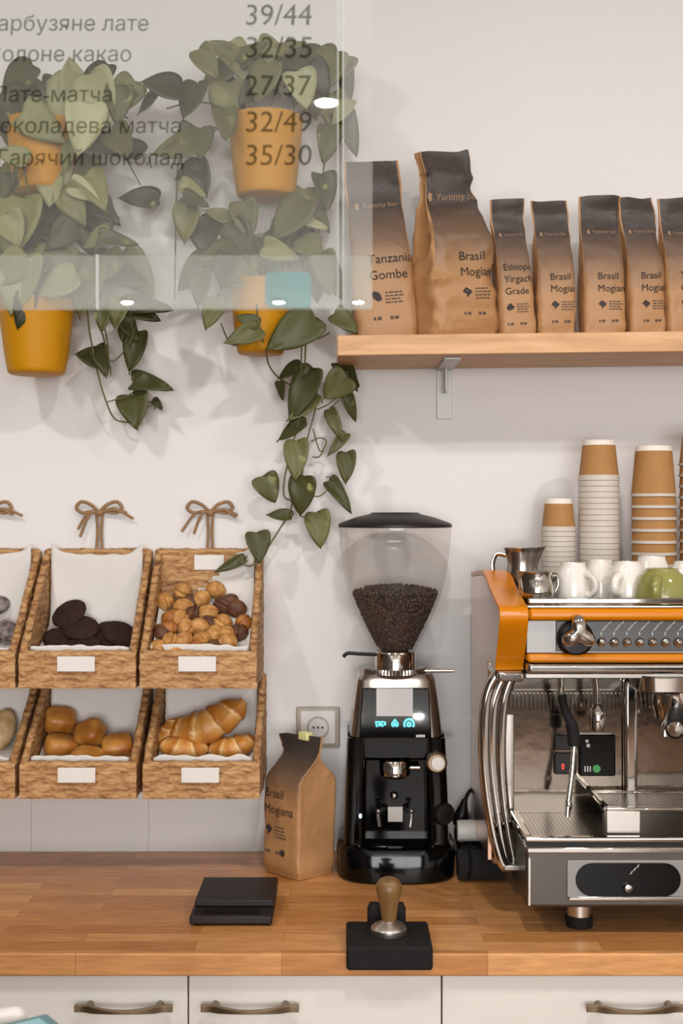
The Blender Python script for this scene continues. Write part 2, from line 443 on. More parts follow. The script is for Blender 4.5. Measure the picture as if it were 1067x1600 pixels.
def clear_mat(name, haze, haze_col='#d9d6d2', tint=(0.97, 0.985, 0.975, 1), gloss=0.03, gloss_rough=0.01):
    # clear sheet: passes light straight on, Fresnel reflection, a share of milky scatter
    m = bpy.data.materials.new(name); m.use_nodes = True; MAT[name] = m; t = m.node_tree; t.nodes.clear()
    N = t.nodes.new; L = t.links.new
    out = N('ShaderNodeOutputMaterial'); tr = N('ShaderNodeBsdfTransparent'); tr.inputs[0].default_value = tint
    gl = N('ShaderNodeBsdfGlossy'); gl.inputs['Roughness'].default_value = gloss_rough
    df = N('ShaderNodeBsdfDiffuse'); df.inputs[0].default_value = rgb(haze_col); tl = N('ShaderNodeBsdfTranslucent'); tl.inputs[0].default_value = rgb(haze_col)
    ad = N('ShaderNodeMixShader'); ad.inputs[0].default_value = 0.4; L(df.outputs[0], ad.inputs[1]); L(tl.outputs[0], ad.inputs[2])
    mh = N('ShaderNodeMixShader'); L(tr.outputs[0], mh.inputs[1]); L(ad.outputs[0], mh.inputs[2])
    tc = N('ShaderNodeTexCoord'); ns = N('ShaderNodeTexNoise'); ns.inputs['Scale'].default_value = 6; L(tc.outputs['Object'], ns.inputs['Vector'])
    mr = N('ShaderNodeMapRange'); L(ns.outputs[0], mr.inputs[0]); mr.inputs[3].default_value = haze*0.75; mr.inputs[4].default_value = haze*1.25; L(mr.outputs[0], mh.inputs[0])
    lw = N('ShaderNodeLayerWeight'); lw.inputs[0].default_value = 0.5; pw = N('ShaderNodeMath'); pw.operation = 'POWER'; pw.inputs[1].default_value = 4.0; L(lw.outputs['Facing'], pw.inputs[0])
    fr = N('ShaderNodeMath'); fr.operation = 'MULTIPLY_ADD'; fr.inputs[1].default_value = 0.35; fr.inputs[2].default_value = gloss; L(pw.outputs[0], fr.inputs[0])
    mg = N('ShaderNodeMixShader'); L(fr.outputs[0], mg.inputs[0]); L(mh.outputs[0], mg.inputs[1]); L(gl.outputs[0], mg.inputs[2])
    L(mg.outputs[0], out.inputs[0]); return m
clear_mat('sign_glass', 0.05)
clear_mat('sign_side', 0.14, gloss=0.02)
clear_mat('sign_edge', 0.75, '#e6eae8')
clear_mat('sign_band', 0.2, '#cfd0cc', gloss=0.0)
clear_mat('teal_reflection', 0.62, '#84b6ba', gloss=0.0)
clear_mat('sign_ink', 0.66, '#1d1a19', gloss=0.0)
clear_mat('hopper_glass', 0.05, '#c9c1ba', tint=(0.96, 0.945, 0.93, 1), gloss=0.035)

# ------------------------------------------------------------------ setting
def struct(name, mb, m, **kw):
    o = mb.build(name, m, **kw); o['kind'] = 'structure'; return o
X0, X1, YB, ZC = -2.6, 2.9, -7.8, 2.78
struct('wall_back', MB().box((X0, 0, 0), (X1, 0.1, ZC)), 'white_wall', smooth=False)
struct('floor', MB().box((X0, YB, -0.1), (X1, 0.1, 0)), 'floor_wood', smooth=False)
struct('ceiling', MB().box((X0, YB, ZC), (X1, 0.1, ZC+0.1)), 'ceiling_white', smooth=False)
struct('wall_left', MB().box((X0-0.1, YB, 0), (X0, 0.1, ZC)), 'far_wall', smooth=False)
struct('wall_right', MB().box((X1, YB, 0), (X1+0.1, 0.1, ZC)), 'white_wall', smooth=False)
w = MB()
w.box((X0, YB-0.1, 0), (X1, YB, 0.55)).box((X0, YB-0.1, 2.55), (X1, YB, ZC)).box((X0, YB-0.1, 0.55), (-1.8, YB, 2.55)).box((2.2, YB-0.1, 0.55), (X1, YB, 2.55))
struct('wall_front', w, 'far_wall', smooth=False)
w = MB()
for a, b in ((-1.8, -1.72), (-0.5, -0.42), (0.82, 0.9), (2.12, 2.2)): w.box((a, YB-0.07, 0.55), (b, YB-0.02, 2.55))
w.box((-1.8, YB-0.07, 0.55), (2.2, YB-0.02, 0.63)).box((-1.8, YB-0.07, 2.47), (2.2, YB-0.02, 2.55))
struct('window_1', w, 'dark_panel', smooth=False)
# glazed panels behind the worktop, 24 cm wide with thin joints
w = MB(); x = -0.392-0.238*8
ztop = P(0, 1125, 0).z
while x < 1.7:
    w.box((x+0.0008, -0.003, CT), (x+0.2372, 0, ztop)); x += 0.238
struct('trim_1', w, 'tile_white', smooth=False, bevel=0.001)

# ------------------------------------------------------------------ worktop and cabinets
wt = MB().box((-1.44, -0.60, 0.864), (1.75, -0.0035, CT)).build('worktop', 'butcher_block', loc=(0, 0, 0), bevel=0.003)
tag(wt, 'oak coloured butcher block worktop running along the white wall', 'worktop')

def handle(cx, z, Y, parent):
    mb = MB(); L = 0.0765; k = 24
    rs = []
    for i in range(k+1):
        s = -1+2*i/k; e = abs(s)
        h = 0.0055 if e > 0.62 else 0.0028+0.0027*(e/0.62)**2
        y = Y-0.018-0.016*max(0, 1-(e/0.8)**2)
        rs.append([(cx+s*L, y-0.004, z-h), (cx+s*L, y+0.003, z-h), (cx+s*L, y+0.003, z+h), (cx+s*L, y-0.004, z+h)])
    mb.rings(rs)
    for s in (-1, 1): mb.lathe([(0.0055, 0), (0.0055, 0.021)], (cx+s*0.055, Y-0.02, z), 12, Matrix.Rotation(-math.pi/2, 3, 'X'), (True, True))
    return mb.build('handle', 'bronze', parent, bevel=0.001)
edges = [-1.4387, -0.6405, 0.1577, 0.9559, 1.7541]
for i in range(4):
    a, b = edges[i], edges[i+1]; mid = (a+b)/2
    desc = ['white double cupboard beyond the left edge under the worktop', 'white double cupboard below the scale and tamper, bronze handles near its centre gap',
            'white double cupboard below the espresso machine', 'white double cupboard beyond the right edge under the worktop'][i]
    r = empty('base_cabinet', (mid, -0.3, 0), desc, 'cabinet', 'white base cabinets under the worktop')
    MB().box((a+0.001, -0.566, 0.10), (b-0.001, -0.02, 0.863)).build('body', 'cabinet_carcass', r, smooth=False)
    MB().box((a+0.001, -0.52, 0.0), (b-0.001, -0.50, 0.10)).build('plinth', 'cabinet_white', r, smooth=False)
    for s in (0, 1):
        u0, u1 = (a, mid) if s == 0 else (mid, b)
        d = MB().box((u0+0.0012, -0.585, 0.115), (u1-0.0012, -0.567, 0.861)).build('door', 'cabinet_white', r, bevel=0.0015)
        hx = mid-0.0985 if s == 0 else mid+0.0985
        handle(hx, P(0, 1574, -0.60).z, -0.585, d)

# ------------------------------------------------------------------ shelf with bracket
SL = 0.012
def shelf_z(x): return 1.9165+SL*x
sb = MB(); a, b = -0.008, 1.5
vs = []
for x in (a, b):
    for y in (-0.24, -0.004):
        for dz in (-0.038, 0): vs.append((x, y, shelf_z(x)+dz))
sb.add(vs, [(0,1,3,2),(4,6,7,5),(0,4,5,1),(2,3,7,6),(1,5,7,3),(0,2,6,4)])
shelf = empty('wall_shelf', (0.7, -0.0, 1.9), 'pale pine shelf on the white wall carrying kraft coffee bags', 'shelf')
sb.build('board', 'pine', shelf, bevel=0.002)
for k, bxp in enumerate((694, 1290)):
    q = P(bxp, 655, 0); z1 = shelf_z(q.x)-0.0385
    mb = MB().box((q.x-0.0155, -0.006, q.z), (q.x+0.0155, 0, z1)).box((q.x-0.0155, -0.20, z1-0.004), (q.x+0.0155, 0, z1))
    mb.box((q.x-0.002, -0.05, z1-0.05), (q.x+0.002, -0.002, z1), Matrix.Identity(3))
    mb.build('bracket', 'bracket_white', shelf, bevel=0.001)

# ------------------------------------------------------------------ coffee bags
def bag_geo(w, d, h, seed, top=0.84, taper=0.12, crum=0.004, gus=0.35, lean=0.0, sq=7, mouth=0.0, t0=0.42, N=72, Mh=56):
    mb = MB(); rings = []; at = []
    def sm(a, b, x): x = min(1, max(0, (x-a)/(b-a))); return x*x*(3-2*x)
    for i in range(Mh+1):
        t = i/Mh; z = h*t
        aw = w/2*(1-taper*t**1.6)*(0.93+0.07*sm(0, 0.06, t))
        b = d/2*(0.9+0.1*sm(0, 0.08, t))
        b = max(b*(1-sm(t0, top, t))**0.9+0.0022, mouth*(1-0.35*sm(0.8, 1, t)))
        ring = []
        for j in range(N):
            th = 2*math.pi*j/N+math.pi/N; c, s = math.cos(th), math.sin(th)
            e = sq
            x = aw*math.copysign(abs(c)**(2/e), c); y = b*math.copysign(abs(s)**(2/e), s)
            side = sm(0.86, 0.97, abs(x)/aw)*(1-min(1, abs(y)/b)**2)
            g = gus*sm(0.25, 0.75, t)*min(1.0, b/(d*0.25))
            x *= 1-g*side*0.5
            y += math.copysign(1, y)*0.10*d*math.sin(math.pi*min(1, t/top))*(1-(x/aw)**2)*(0.5 if t < top else 0)
            p = Vector((x, y, z))
            q = p*14+Vector((seed*3.1, seed*1.7, 0))
            k = noise.noise(q)*crum+abs(noise.noise(p*26+Vector((0, seed*2.3, 5))))*crum*0.9
            k *= sm(0, 0.05, t)*(1 if t < top else 0.5)
            nx, ny = x/aw, y/max(b, 0.004)
            dd = Vector((nx**3, ny**3 if abs(ny) < 1.2 else math.copysign(1, ny), 0))
            if dd.length > 0: dd.normalize()
            p -= dd*k
            p.y += lean*t*t*h
            if t > top: p.y += 0.012*math.sin(x*24+seed)*sm(top, 1, t)+0.006*noise.noise(Vector((x*30, t*6, seed)))
            if t > 0.97: p.z += 0.004*noise.noise(Vector((x*30, 0, seed*2)))
            ring.append(p)
            at.append(sm(0.44, 0.52, abs(s)/(abs(c)+abs(s)+1e-6)))
        rings.append(ring)
    mb.rings(rings, (True, True), a=at)
    return mb

def decal(bvh, vs, fs, sx, sz, x0, z0, off=0.0014, xmax=None):
    out = []; hit = []
    for q in vs:
        x, z = x0+q.x*sx, z0+q.y*sz
        loc, nrm, idx, dist = bvh.ray_cast(Vector((x, -1, z)), Vector((0, 1, 0)))
        ok = loc is not None and (xmax is None or x < xmax)
        hit.append(ok); out.append(Vector((x, (loc.y if loc is not None else 0)-off, z)))
    return out, [f for f in fs if all(hit[i] for i in f)]

MAP = {'brasil': [(0, .55), (.2, .8), (.45, 1), (.6, .85), (1, .6), (.85, .35), (.6, .2), (.5, 0), (.38, .1), (.4, .3), (.2, .42)],
       'tanzania': [(0, .8), (.3, 1), (.75, .85), (.9, .55), (1, .2), (.6, .05), (.35, .25), (.15, .4)],
       'ethiopia': [(0, .45), (.25, .85), (.55, 1), (.8, .7), (1, .55), (.75, .25), (.5, .2), (.3, .1), (.1, .25)]}
def dense(vs, fs, k=1):
    # split long edges so printing follows the paper
    import bmesh
    bm = bmesh.new(); bv = [bm.verts.new(v) for v in vs]
    for f in fs:
        try: bm.faces.new([bv[i] for i in f])
        except ValueError: pass
    bmesh.ops.triangulate(bm, faces=bm.faces)
    for _ in range(k):
        es = [e for e in bm.edges if e.calc_length() > 0.16]
        if es: bmesh.ops.subdivide_edges(bm, edges=es, cuts=1)
    bmesh.ops.triangulate(bm, faces=bm.faces)
    bm.verts.index_update()
    o = [v.co.copy() for v in bm.verts], [tuple(v.index for v in f.verts) for f in bm.faces]; bm.free(); return o

def coffee_bag(w, d, h, seed, mname, lines, kind, tx, tz, size, label, loc, rot, lead=1.25, logo=True, **kw):
    mb = bag_geo(w, d, h, seed, **kw)
    o = mb.build('coffee_bag', mname, None, attr='front', angle=55)
    tag(o, label, 'coffee bag', 'kraft coffee bags')
    bvh = BVHTree.FromPolygons([tuple(v) for v in mb.v], mb.f)
    L = MB()
    for i, s in enumerate(lines):
        vs, fs = dense(*text_geo(s), 2); L.add(*decal(bvh, vs, fs, size, size, tx, tz-i*size*lead))
    L.build('lettering', 'ink', o, smooth=False)
    I = MB(); pts = [Vector((x, y, 0)) for x, y in MAP[kind]]; c = sum(pts, Vector())/len(pts)
    vs, fs = [c]+pts, [(0, i+1, (i+1) % len(pts)+1) for i in range(len(pts))]
    zi = tz-len(lines)*size*lead-size*0.5
    I.add(*decal(bvh, *dense(vs, fs, 2), size*0.85, size*0.85, tx+0.001, zi))
    I.build('map_emblem', 'icon_ink', o, smooth=False)
    S = MB()
    rs_ = random.Random(seed)
    def dash(x, z, ln, th):
        vs = [Vector((0, 0, 0)), Vector((1, 0, 0)), Vector((1, 1, 0)), Vector((0, 1, 0))]
        S.add(*decal(bvh, *dense(vs, [(0, 1, 2, 3)], 2), ln, th, x, z))
    for r in range(4):     # small print beside the emblem and at the foot, too small to read
        x = tx+size*1.15
        while x < tx+size*2.3:
            ln = size*rs_.uniform(.15, .4); dash(x, zi+size*.66-r*size*.26, ln, size*.10); x += ln+size*.08
    for dx, ln in ((.1, .16), (.4, .3), (1.4, .25), (1.75, .3)): dash(tx+size*dx, zi-size*1.4, size*ln, size*.24)
    S.build('small_print', 'ink_soft', o, smooth=False)
    if logo:
        G = MB(); vs, fs = dense(*text_geo('Yummy bar')); wmax = max(v.x for v in vs); k = w*0.56/wmax
        zl = h*0.735
        G.add(*decal(bvh, vs, fs, k, k, -w*0.20, zl))
        th = [i/10*math.pi*2 for i in range(10)]
        vs = [Vector((0, 0, 0))]+[Vector((math.cos(a)*(0.5+0.3*(i % 2)), math.sin(a), 0)) for i, a in enumerate(th)]
        G.add(*decal(bvh, *dense(vs, [(0, i+1, (i+1) % 10+1) for i in range(10)]), w*.05, w*.06, -w*0.29, zl+k*.3))
        G.build('logo', 'logo_ink', o, smooth=False)
    o.location = loc; o.rotation_euler = rot
    return o
R = math.radians
def on_shelf(px, Y):
    x = (px-533.5)*PX(Y); return Vector((x, Y, shelf_z(x)+0.001))
q = on_shelf(604, -0.125)
coffee_bag(0.122, 0.072, 0.352, 1, 'kraft_large', ['Tanzania', 'Gombe'], 'tanzania', -0.026, 0.146, 0.0245, 'large kraft coffee bag leftmost on the shelf, partly behind the hanging glass', q, (0, R(-5.0), R(2)), taper=0.1, top=0.86, logo=True)
q = on_shelf(712, -0.135)
coffee_bag(0.148, 0.105, 0.362, 2, 'kraft_large', ['Brasil', 'Mogiana'], 'brasil', -0.012, 0.145, 0.0235, 'large crumpled kraft coffee bag turned to show its plain left side', q, (0, R(-4.5), R(24)), taper=0.26, top=0.86, crum=0.015, gus=0.2, mouth=0.022, t0=0.5)
small = [(806, ['Ethiopia', 'Yirgacheffe', 'Grade 1'], 'ethiopia', 'small dark topped kraft coffee bag with three lines of print, next to the large bags', 6),
         (866, ['Brasil', 'Mogiana'], 'brasil', 'small kraft coffee bag second in the row of small bags on the shelf', 5),
         (939, ['Brasil', 'Mogiana'], 'brasil', 'small kraft coffee bag with the blackest top strip, third of the small row', 3),
         (1006, ['Brasil', 'Mogiana'], 'brasil', 'small kraft coffee bag above the shelf knot, fourth of the small row', 8),
         (1066, ['Tanzania', 'Gombe'], 'tanzania', 'small kraft coffee bag cut by the right picture edge on the shelf', 10)]
for i, (px, lines, kind, lab, yaw) in enumerate(small):
    q = on_shelf(px+1, -0.145)
    three = len(lines) == 3
    coffee_bag([.069, .075, .083, .074, .08][i], 0.054, 0.268+(-0.002 if i == 4 else 0)+(0.004 if i in (2, 3) else 0), 11+i*3, 'kraft_small', lines, kind, -0.014 if i else -0.024, (0.108 if not three else 0.128), 0.0185, lab,
               q, (0, R([-4, -2, -1, -3.0, -2.5][i]), R(yaw)), taper=0.02, top=0.88, crum=0.004, gus=0.3, lean=0.02)
# bag on the worktop
q = P(470, 1378, -0.21)
cb = coffee_bag(0.104, 0.094, 0.262, 31, 'kraft_counter', ['Brasil', 'Mogiana'], 'brasil', -0.042, 0.146, 0.024, 'kraft coffee bag standing on the worktop left of the black grinder',
           (-0.082, -0.148, CT+0.0005), (R(-1.5), 0, R(-46)), taper=0.02, top=0.88, crum=0.0035, gus=0.3, logo=False, sq=14, t0=0.66)
I = MB()
bvh = BVHTree.FromPolygons([tuple(v.co) for v in cb.data.vertices], [tuple(p.vertices) for p in cb.data.polygons])
vs = [Vector((0, 0, 0))]+[Vector((math.cos(2*math.pi*i/20), math.sin(2*math.pi*i/20), 0)) for i in range(20)]
I.add(*decal(bvh, vs, [(0, i+1, (i+1) % 20+1) for i in range(20)], 0.0065, 0.0065, 0.010, 0.045))
ORG[cb.name] = Vector((0, 0, 0)); I.build('round_stamp', 'ink', cb, smooth=False)
c = MB().box((-0.004, -0.006, 0.252), (0.022, 0.012, 0.268)).build('clip', 'lime_clip', cb, bevel=0.003)
c['label'] = 'pale yellow clip'

# ------------------------------------------------------------------ planters with pothos
def leaf(mb, b, t, w, nrm, tone, curl=0.25, fold=0.22, nu=13, nv=6):
    b, t = Vector(b), Vector(t); L = (t-b).length; d = (t-b)/L
    n = Vector(nrm); n = (n-d*n.dot(d)).normalized(); s = d.cross(n)
    vs = []; at = []
    for i in range(nu+1):
        u = (i/nu)**1.6
        hw = 0.5*w*L*max(0, math.sin(math.pi*u**0.55))**0.8 if 0 < i < nu else 0.0
        for j in range(nv+1):
            v = -1+2*j/nv
            back = 0.19*(abs(v)*2*hw/(w*L))**1.3*(1-u)**1.5
            q = b+d*L*(u-back)+s*hw*v-n*(curl*L*u*u)+n*(fold*hw*abs(v))-n*0.06*L*math.sin(u*6+v*2)*abs(v)
            vs.append(q); at.append(tone)
    fs = [(i*(nv+1)+j, i*(nv+1)+j+1, (i+1)*(nv+1)+j+1, (i+1)*(nv+1)+j) for i in range(nu) for j in range(nv)]
    mb.add(vs, fs, at)

def planter(name, px, ytop, ybot, wt_, wb_, Y, leaves, vines, label, fill=(), seed=1):
    rr = random.Random(seed)
    top, bot = P(px, ytop, Y), P(px, ybot, Y); k = PX(Y)
    h = top.z-bot.z; rt, rb = wt_/2*k, wb_/2*k
    root = empty(name, (bot.x, Y, bot.z), label, 'plant', 'yellow wall planters')
    c = (bot.x, Y, bot.z)
    pr = [(rb*0.9, 0), (rb*0.97, 0.003), (rb, 0.010)]+[(rb+(rt-rb)*((i/8)**0.8), 0.01+(h-0.01)*i/8) for i in range(1, 9)]
    pr += [(rt-0.003, h+0.001), (rt-0.006, h-0.004), (rt-0.009, h*0.8)]
    pot = MB().lathe(pr, c, 40, None, (True, True)).build('pot', 'pot_yellow', root, angle=60)
    MB().box((bot.x-0.012, Y+rt*0.8, bot.z+h*0.72), (bot.x+0.012, -0.001, bot.z+h*0.92)).build('wall_hook', 'pot_yellow', pot, bevel=0.002)
    MB().lathe([(0.001, h*0.86+0.004), (rt*0.5, h*0.86+0.003), (rt*0.9, h*0.86)], c, 24).build('soil', 'soil', root)
    lb = MB()
    vb = MB()
    for L in leaves:
        x, y, ln, ang, wr, tone, dep = (list(L)+[0.78, None, None])[:7] if len(L) == 4 else (list(L)+[None, None])[:7] if len(L) == 5 else (list(L)+[None])[:7]
        if tone is None: tone = rr.uniform(0.1, 0.75)
        if dep is None: dep = rr.uniform(-0.22, -0.07)
        if dep < -.115 or L[1] < 480: tone = min(1, max(0, tone+rr.uniform(-.3, .4)))
        a = R(ang); dx, dy = math.cos(a)*ln/2, math.sin(a)*ln/2
        b = P(x-dx, y-dy, dep+rr.uniform(-.01, .015)); t = P(x+dx, y+dy, dep-rr.uniform(-.01, .03))
        leaf(lb, b, t, wr, (rr.uniform(-.45, .45), -1, rr.uniform(0.0, 0.6)), tone, rr.uniform(-.05, .25), rr.uniform(.05, .35))
        if rr.random() < 0.6:     # petiole
            e = b+Vector((rr.uniform(-.02, .02), rr.uniform(0, .02), rr.uniform(-.03, .02)))
            vb.tube(smoothline([b, (b+e)/2+Vector((0.004, 0, 0.004)), e], 4), 0.0012, 6)
    for (x0, y0, x1, y1, cnt, lmin, lmax) in fill:
        for i in range(cnt):
            x, y = rr.uniform(x0, x1), rr.uniform(y0, y1); dep = rr.uniform(-.2, -.05); ln = rr.uniform(lmin, lmax); a = R(rr.gauss(95, 45))
            dx, dy = math.cos(a)*ln/2, math.sin(a)*ln/2
            leaf(lb, P(x-dx, y-dy, dep), P(x+dx, y+dy, dep-.01), rr.uniform(.55, .9), (rr.uniform(-.6, .6), -1, rr.uniform(-.1, .7)), rr.uniform(.0, 1.0), rr.uniform(0, .3), rr.uniform(.05, .3))
    for V in vines:
        r, pts = V
        vb.tube(smoothline([P(*q) for q in pts], 6), r, 7)
    vb.build('stems', 'stem_green', root)
    o = lb.build('foliage', 'pothos_leaf', root, attr='tone', angle=80, solid=0.0006)
    return root

# upper right pot
planter('pothos_planter', 415, 186, 308, 118, 92, -0.115,
  [(347, 78, 50, 215, .7, .45), (338, 118, 62, 150, .7, .6), (325, 100, 55, 60, .7, .35), (372, 95, 60, 60, .75, .5), (395, 80, 55, 320, .7, .55), (430, 85, 60, 20, .7, .5),
   (478, 92, 70, 10, .7, .45), (455, 70, 45, 330, .6, .5), (498, 125, 60, 60, .8, .25), (540, 128, 62, 75, .55, .15), (545, 205, 78, 70, .5, .2), (520, 175, 60, 90, .7, .4),
   (252, 132, 64, 195, .75, .25), (230, 160, 50, 130, .35, .3), (298, 158, 62, 115, .7, .35), (355, 165, 72, 98, .85, .5), (352, 195, 50, 85, .7, .55), (410, 130, 70, 110, .7, .6), (440, 120, 60, 70, .6, .75),
   (468, 140, 62, 110, .7, .35), (490, 160, 55, 80, .75, .3), (390, 145, 50, 130, .7, .3), (270, 232, 62, 165, .6, .2), (300, 205, 40, 20, .6, .4),
   (215, 308, 66, 185, .55, .15), (290, 350, 62, 100, .75, .5), (306, 314, 44, 20, .6, .2), (508, 300, 58, 80, .75, .5, -.12), (512, 225, 55, 100, .7, .35), (200, 230, 50, 200, .7, .2), (420, 105, 50, 250, .6, .8)],
  [(0.0016, [(395, 190, -.1), (340, 165, -.13), (300, 160, -.12), (260, 170, -.1)]), (0.0016, [(390, 190, -.1), (330, 205, -.12), (285, 230, -.1), (276, 300, -.08), (274, 400, -.07), (273, 470, -.06)]),
   (0.0014, [(360, 190, -.14), (310, 215, -.12), (290, 270, -.1), (285, 330, -.09)]), (0.0018, [(440, 188, -.1), (490, 170, -.14), (515, 210, -.12), (506, 260, -.1), (500, 330, -.09), (496, 420, -.09)]),
   (0.0014, [(420, 190, -.1), (430, 140, -.12), (450, 110, -.14), (470, 95, -.15)])],
  'pothos in the upper yellow wall pot nearest the shelf, bare pot front showing', fill=[(330, 75, 540, 190, 13, 42, 70), (270, 200, 330, 330, 4, 40, 60), (440, 320, 510, 440, 4, 50, 70)], seed=3)
# upper left pot
planter('pothos_planter', 66, 192, 300, 112, 86, -0.115,
  [(112, 118, 62, 260, .8, .7), (95, 160, 92, 120, .8, .6), (150, 160, 92, 80, .8, .65), (60, 165, 70, 110, .7, .45), (185, 165, 62, 95, .75, .5), (130, 200, 80, 100, .8, .7), (165, 225, 72, 20, .75, .55), (190, 225, 55, 60, .7, .2),
   (12, 150, 50, 310, .35, .15), (15, 240, 60, 200, .6, .4), (38, 268, 62, 130, .7, .35), (80, 285, 66, 100, .8, .45), (125, 275, 70, 120, .7, .4), (150, 300, 62, 60, .7, .5), (105, 245, 60, 110, .35, .3),
   (20, 355, 96, 110, .85, .6), (75, 335, 70, 95, .7, .45), (130, 345, 100, 75, .75, .6), (165, 330, 60, 40, .6, .4), (185, 375, 62, 10, .5, .35), (95, 370, 66, 140, .7, .3), (40, 400, 60, 60, .6, .4), (150, 375, 50, 150, .6, .3), (0, 300, 60, 100, .7, .3)],
  [(0.0016, [(70, 195, -.1), (110, 170, -.13), (150, 160, -.13), (200, 185, -.1)]), (0.0016, [(60, 195, -.12), (40, 260, -.17), (50, 330, -.15), (55, 390, -.12)]), (0.0016, [(85, 195, -.12), (100, 270, -.17), (85, 340, -.15), (75, 400, -.12)]),
   (0.0016, [(95, 195, -.12), (135, 260, -.14), (146, 330, -.1), (145, 420, -.08)]), (0.0014, [(90, 195, -.12), (150, 210, -.14), (190, 240, -.12), (220, 290, -.1)])],
  'pothos in the upper left yellow pot almost hidden by its leaves', fill=[(10, 120, 200, 210, 11, 48, 80), (5, 280, 180, 400, 11, 50, 95)], seed=5)
# lower left pot
planter('pothos_planter', 57, 470, 585, 118, 90, -0.12,
  [(30, 440, 90, 110, .75, .45), (85, 435, 96, 100, .75, .5), (35, 485, 60, 110, .6, .15), (130, 445, 92, 110, .7, .5), (190, 430, 92, 20, .6, .4), (215, 430, 84, 55, .7, .35), (165, 420, 70, 140, .6, .45), (235, 478, 66, 5, .5, .3), (225, 490, 55, 20, .6, .25),
   (72, 484, 24, 95, .5, .2), (185, 490, 52, 100, .7, .2), (200, 510, 60, 60, .6, .25), (208, 550, 66, 110, .62, .3, -.07), (200, 530, 44, 80, .6, .45, -.06), (140, 558, 48, 190, .8, .25, -.07), (158, 560, 40, 70, .6, .2, -.07), (235, 598, 56, 4, .55, .35, -.06), (210, 642, 52, 85, .85, .4, -.06), (246, 632, 20, 40, .5, .25, -.05),
   (160, 500, 44, 95, .6, .2)],
  [(0.0018, [(95, 470, -.1), (130, 455, -.12), (140, 520, -.09), (152, 580, -.07), (165, 625, -.06), (180, 655, -.05), (205, 660, -.05)]), (0.0016, [(100, 470, -.1), (145, 465, -.1), (165, 520, -.08), (170, 570, -.07), (165, 590, -.06)]),
   (0.0016, [(150, 480, -.1), (165, 540, -.08), (175, 565, -.07), (200, 540, -.07), (212, 510, -.08)]), (0.0014, [(168, 628, -.06), (200, 618, -.06), (215, 605, -.06)]), (0.0014, [(205, 655, -.05), (225, 640, -.05), (240, 632, -.05)])],
  'pothos in the lower left yellow pot, bare front below the glass edge', fill=[(0, 395, 140, 465, 11, 55, 90)], seed=8)
# lower right pot with the long trailing vine
def cr(x, y): return (380+x*.275, 480+y*.275)
trail = []
def tl(x0, y0, x1, y1, w, tone, dep):
    a, b = cr(x0, y0), cr(x1, y1); trail.append(((a[0]+b[0])/2, (a[1]+b[1])/2, math.hypot(b[0]-a[0], b[1]-a[1]), math.degrees(math.atan2(b[1]-a[1], b[0]-a[0])), w, tone, dep))
tl(410, 60, 125, 240, .68, .35, -.19); tl(520, 30, 650, 140, .7, .25, -.2); tl(330, 320, 190, 410, .5, .2, -.08); tl(200, 420, 225, 530, .55, .35, -.07)
tl(400, 350, 240, 660, .5, .3, -.10); tl(590, 390, 455, 520, .95, .6, -.10); tl(545, 310, 650, 465, .5, .2, -.08); tl(585, 490, 640, 655, .45, .4, -.07)
tl(425, 500, 245, 650, .5, .55, -.09); tl(490, 580, 560, 760, .42, .45, -.08); tl(585, 720, 480, 838, .4, .45, -.075); tl(355, 655, 170, 745, .42, .3, -.08)
tl(310, 760, 290, 985, .62, .6, -.09); tl(590, 825, 580, 1000, .62, .4, -.08); tl(345, 960, 310, 1190, .72, .3, -.09); tl(110, 960, 185, 1110, .95, .45, -.06)
tl(490, 985, 610, 1150, .42, .3, -.07); tl(275, 1190, 125, 1165, .5, .35, -.07); tl(420, 1165, 440, 1370, .7, .6, -.06); tl(80, 1280, 95, 1450, .82, .35, -.08)
tl(640, 455, 600, 330, .4, .15, -.07)
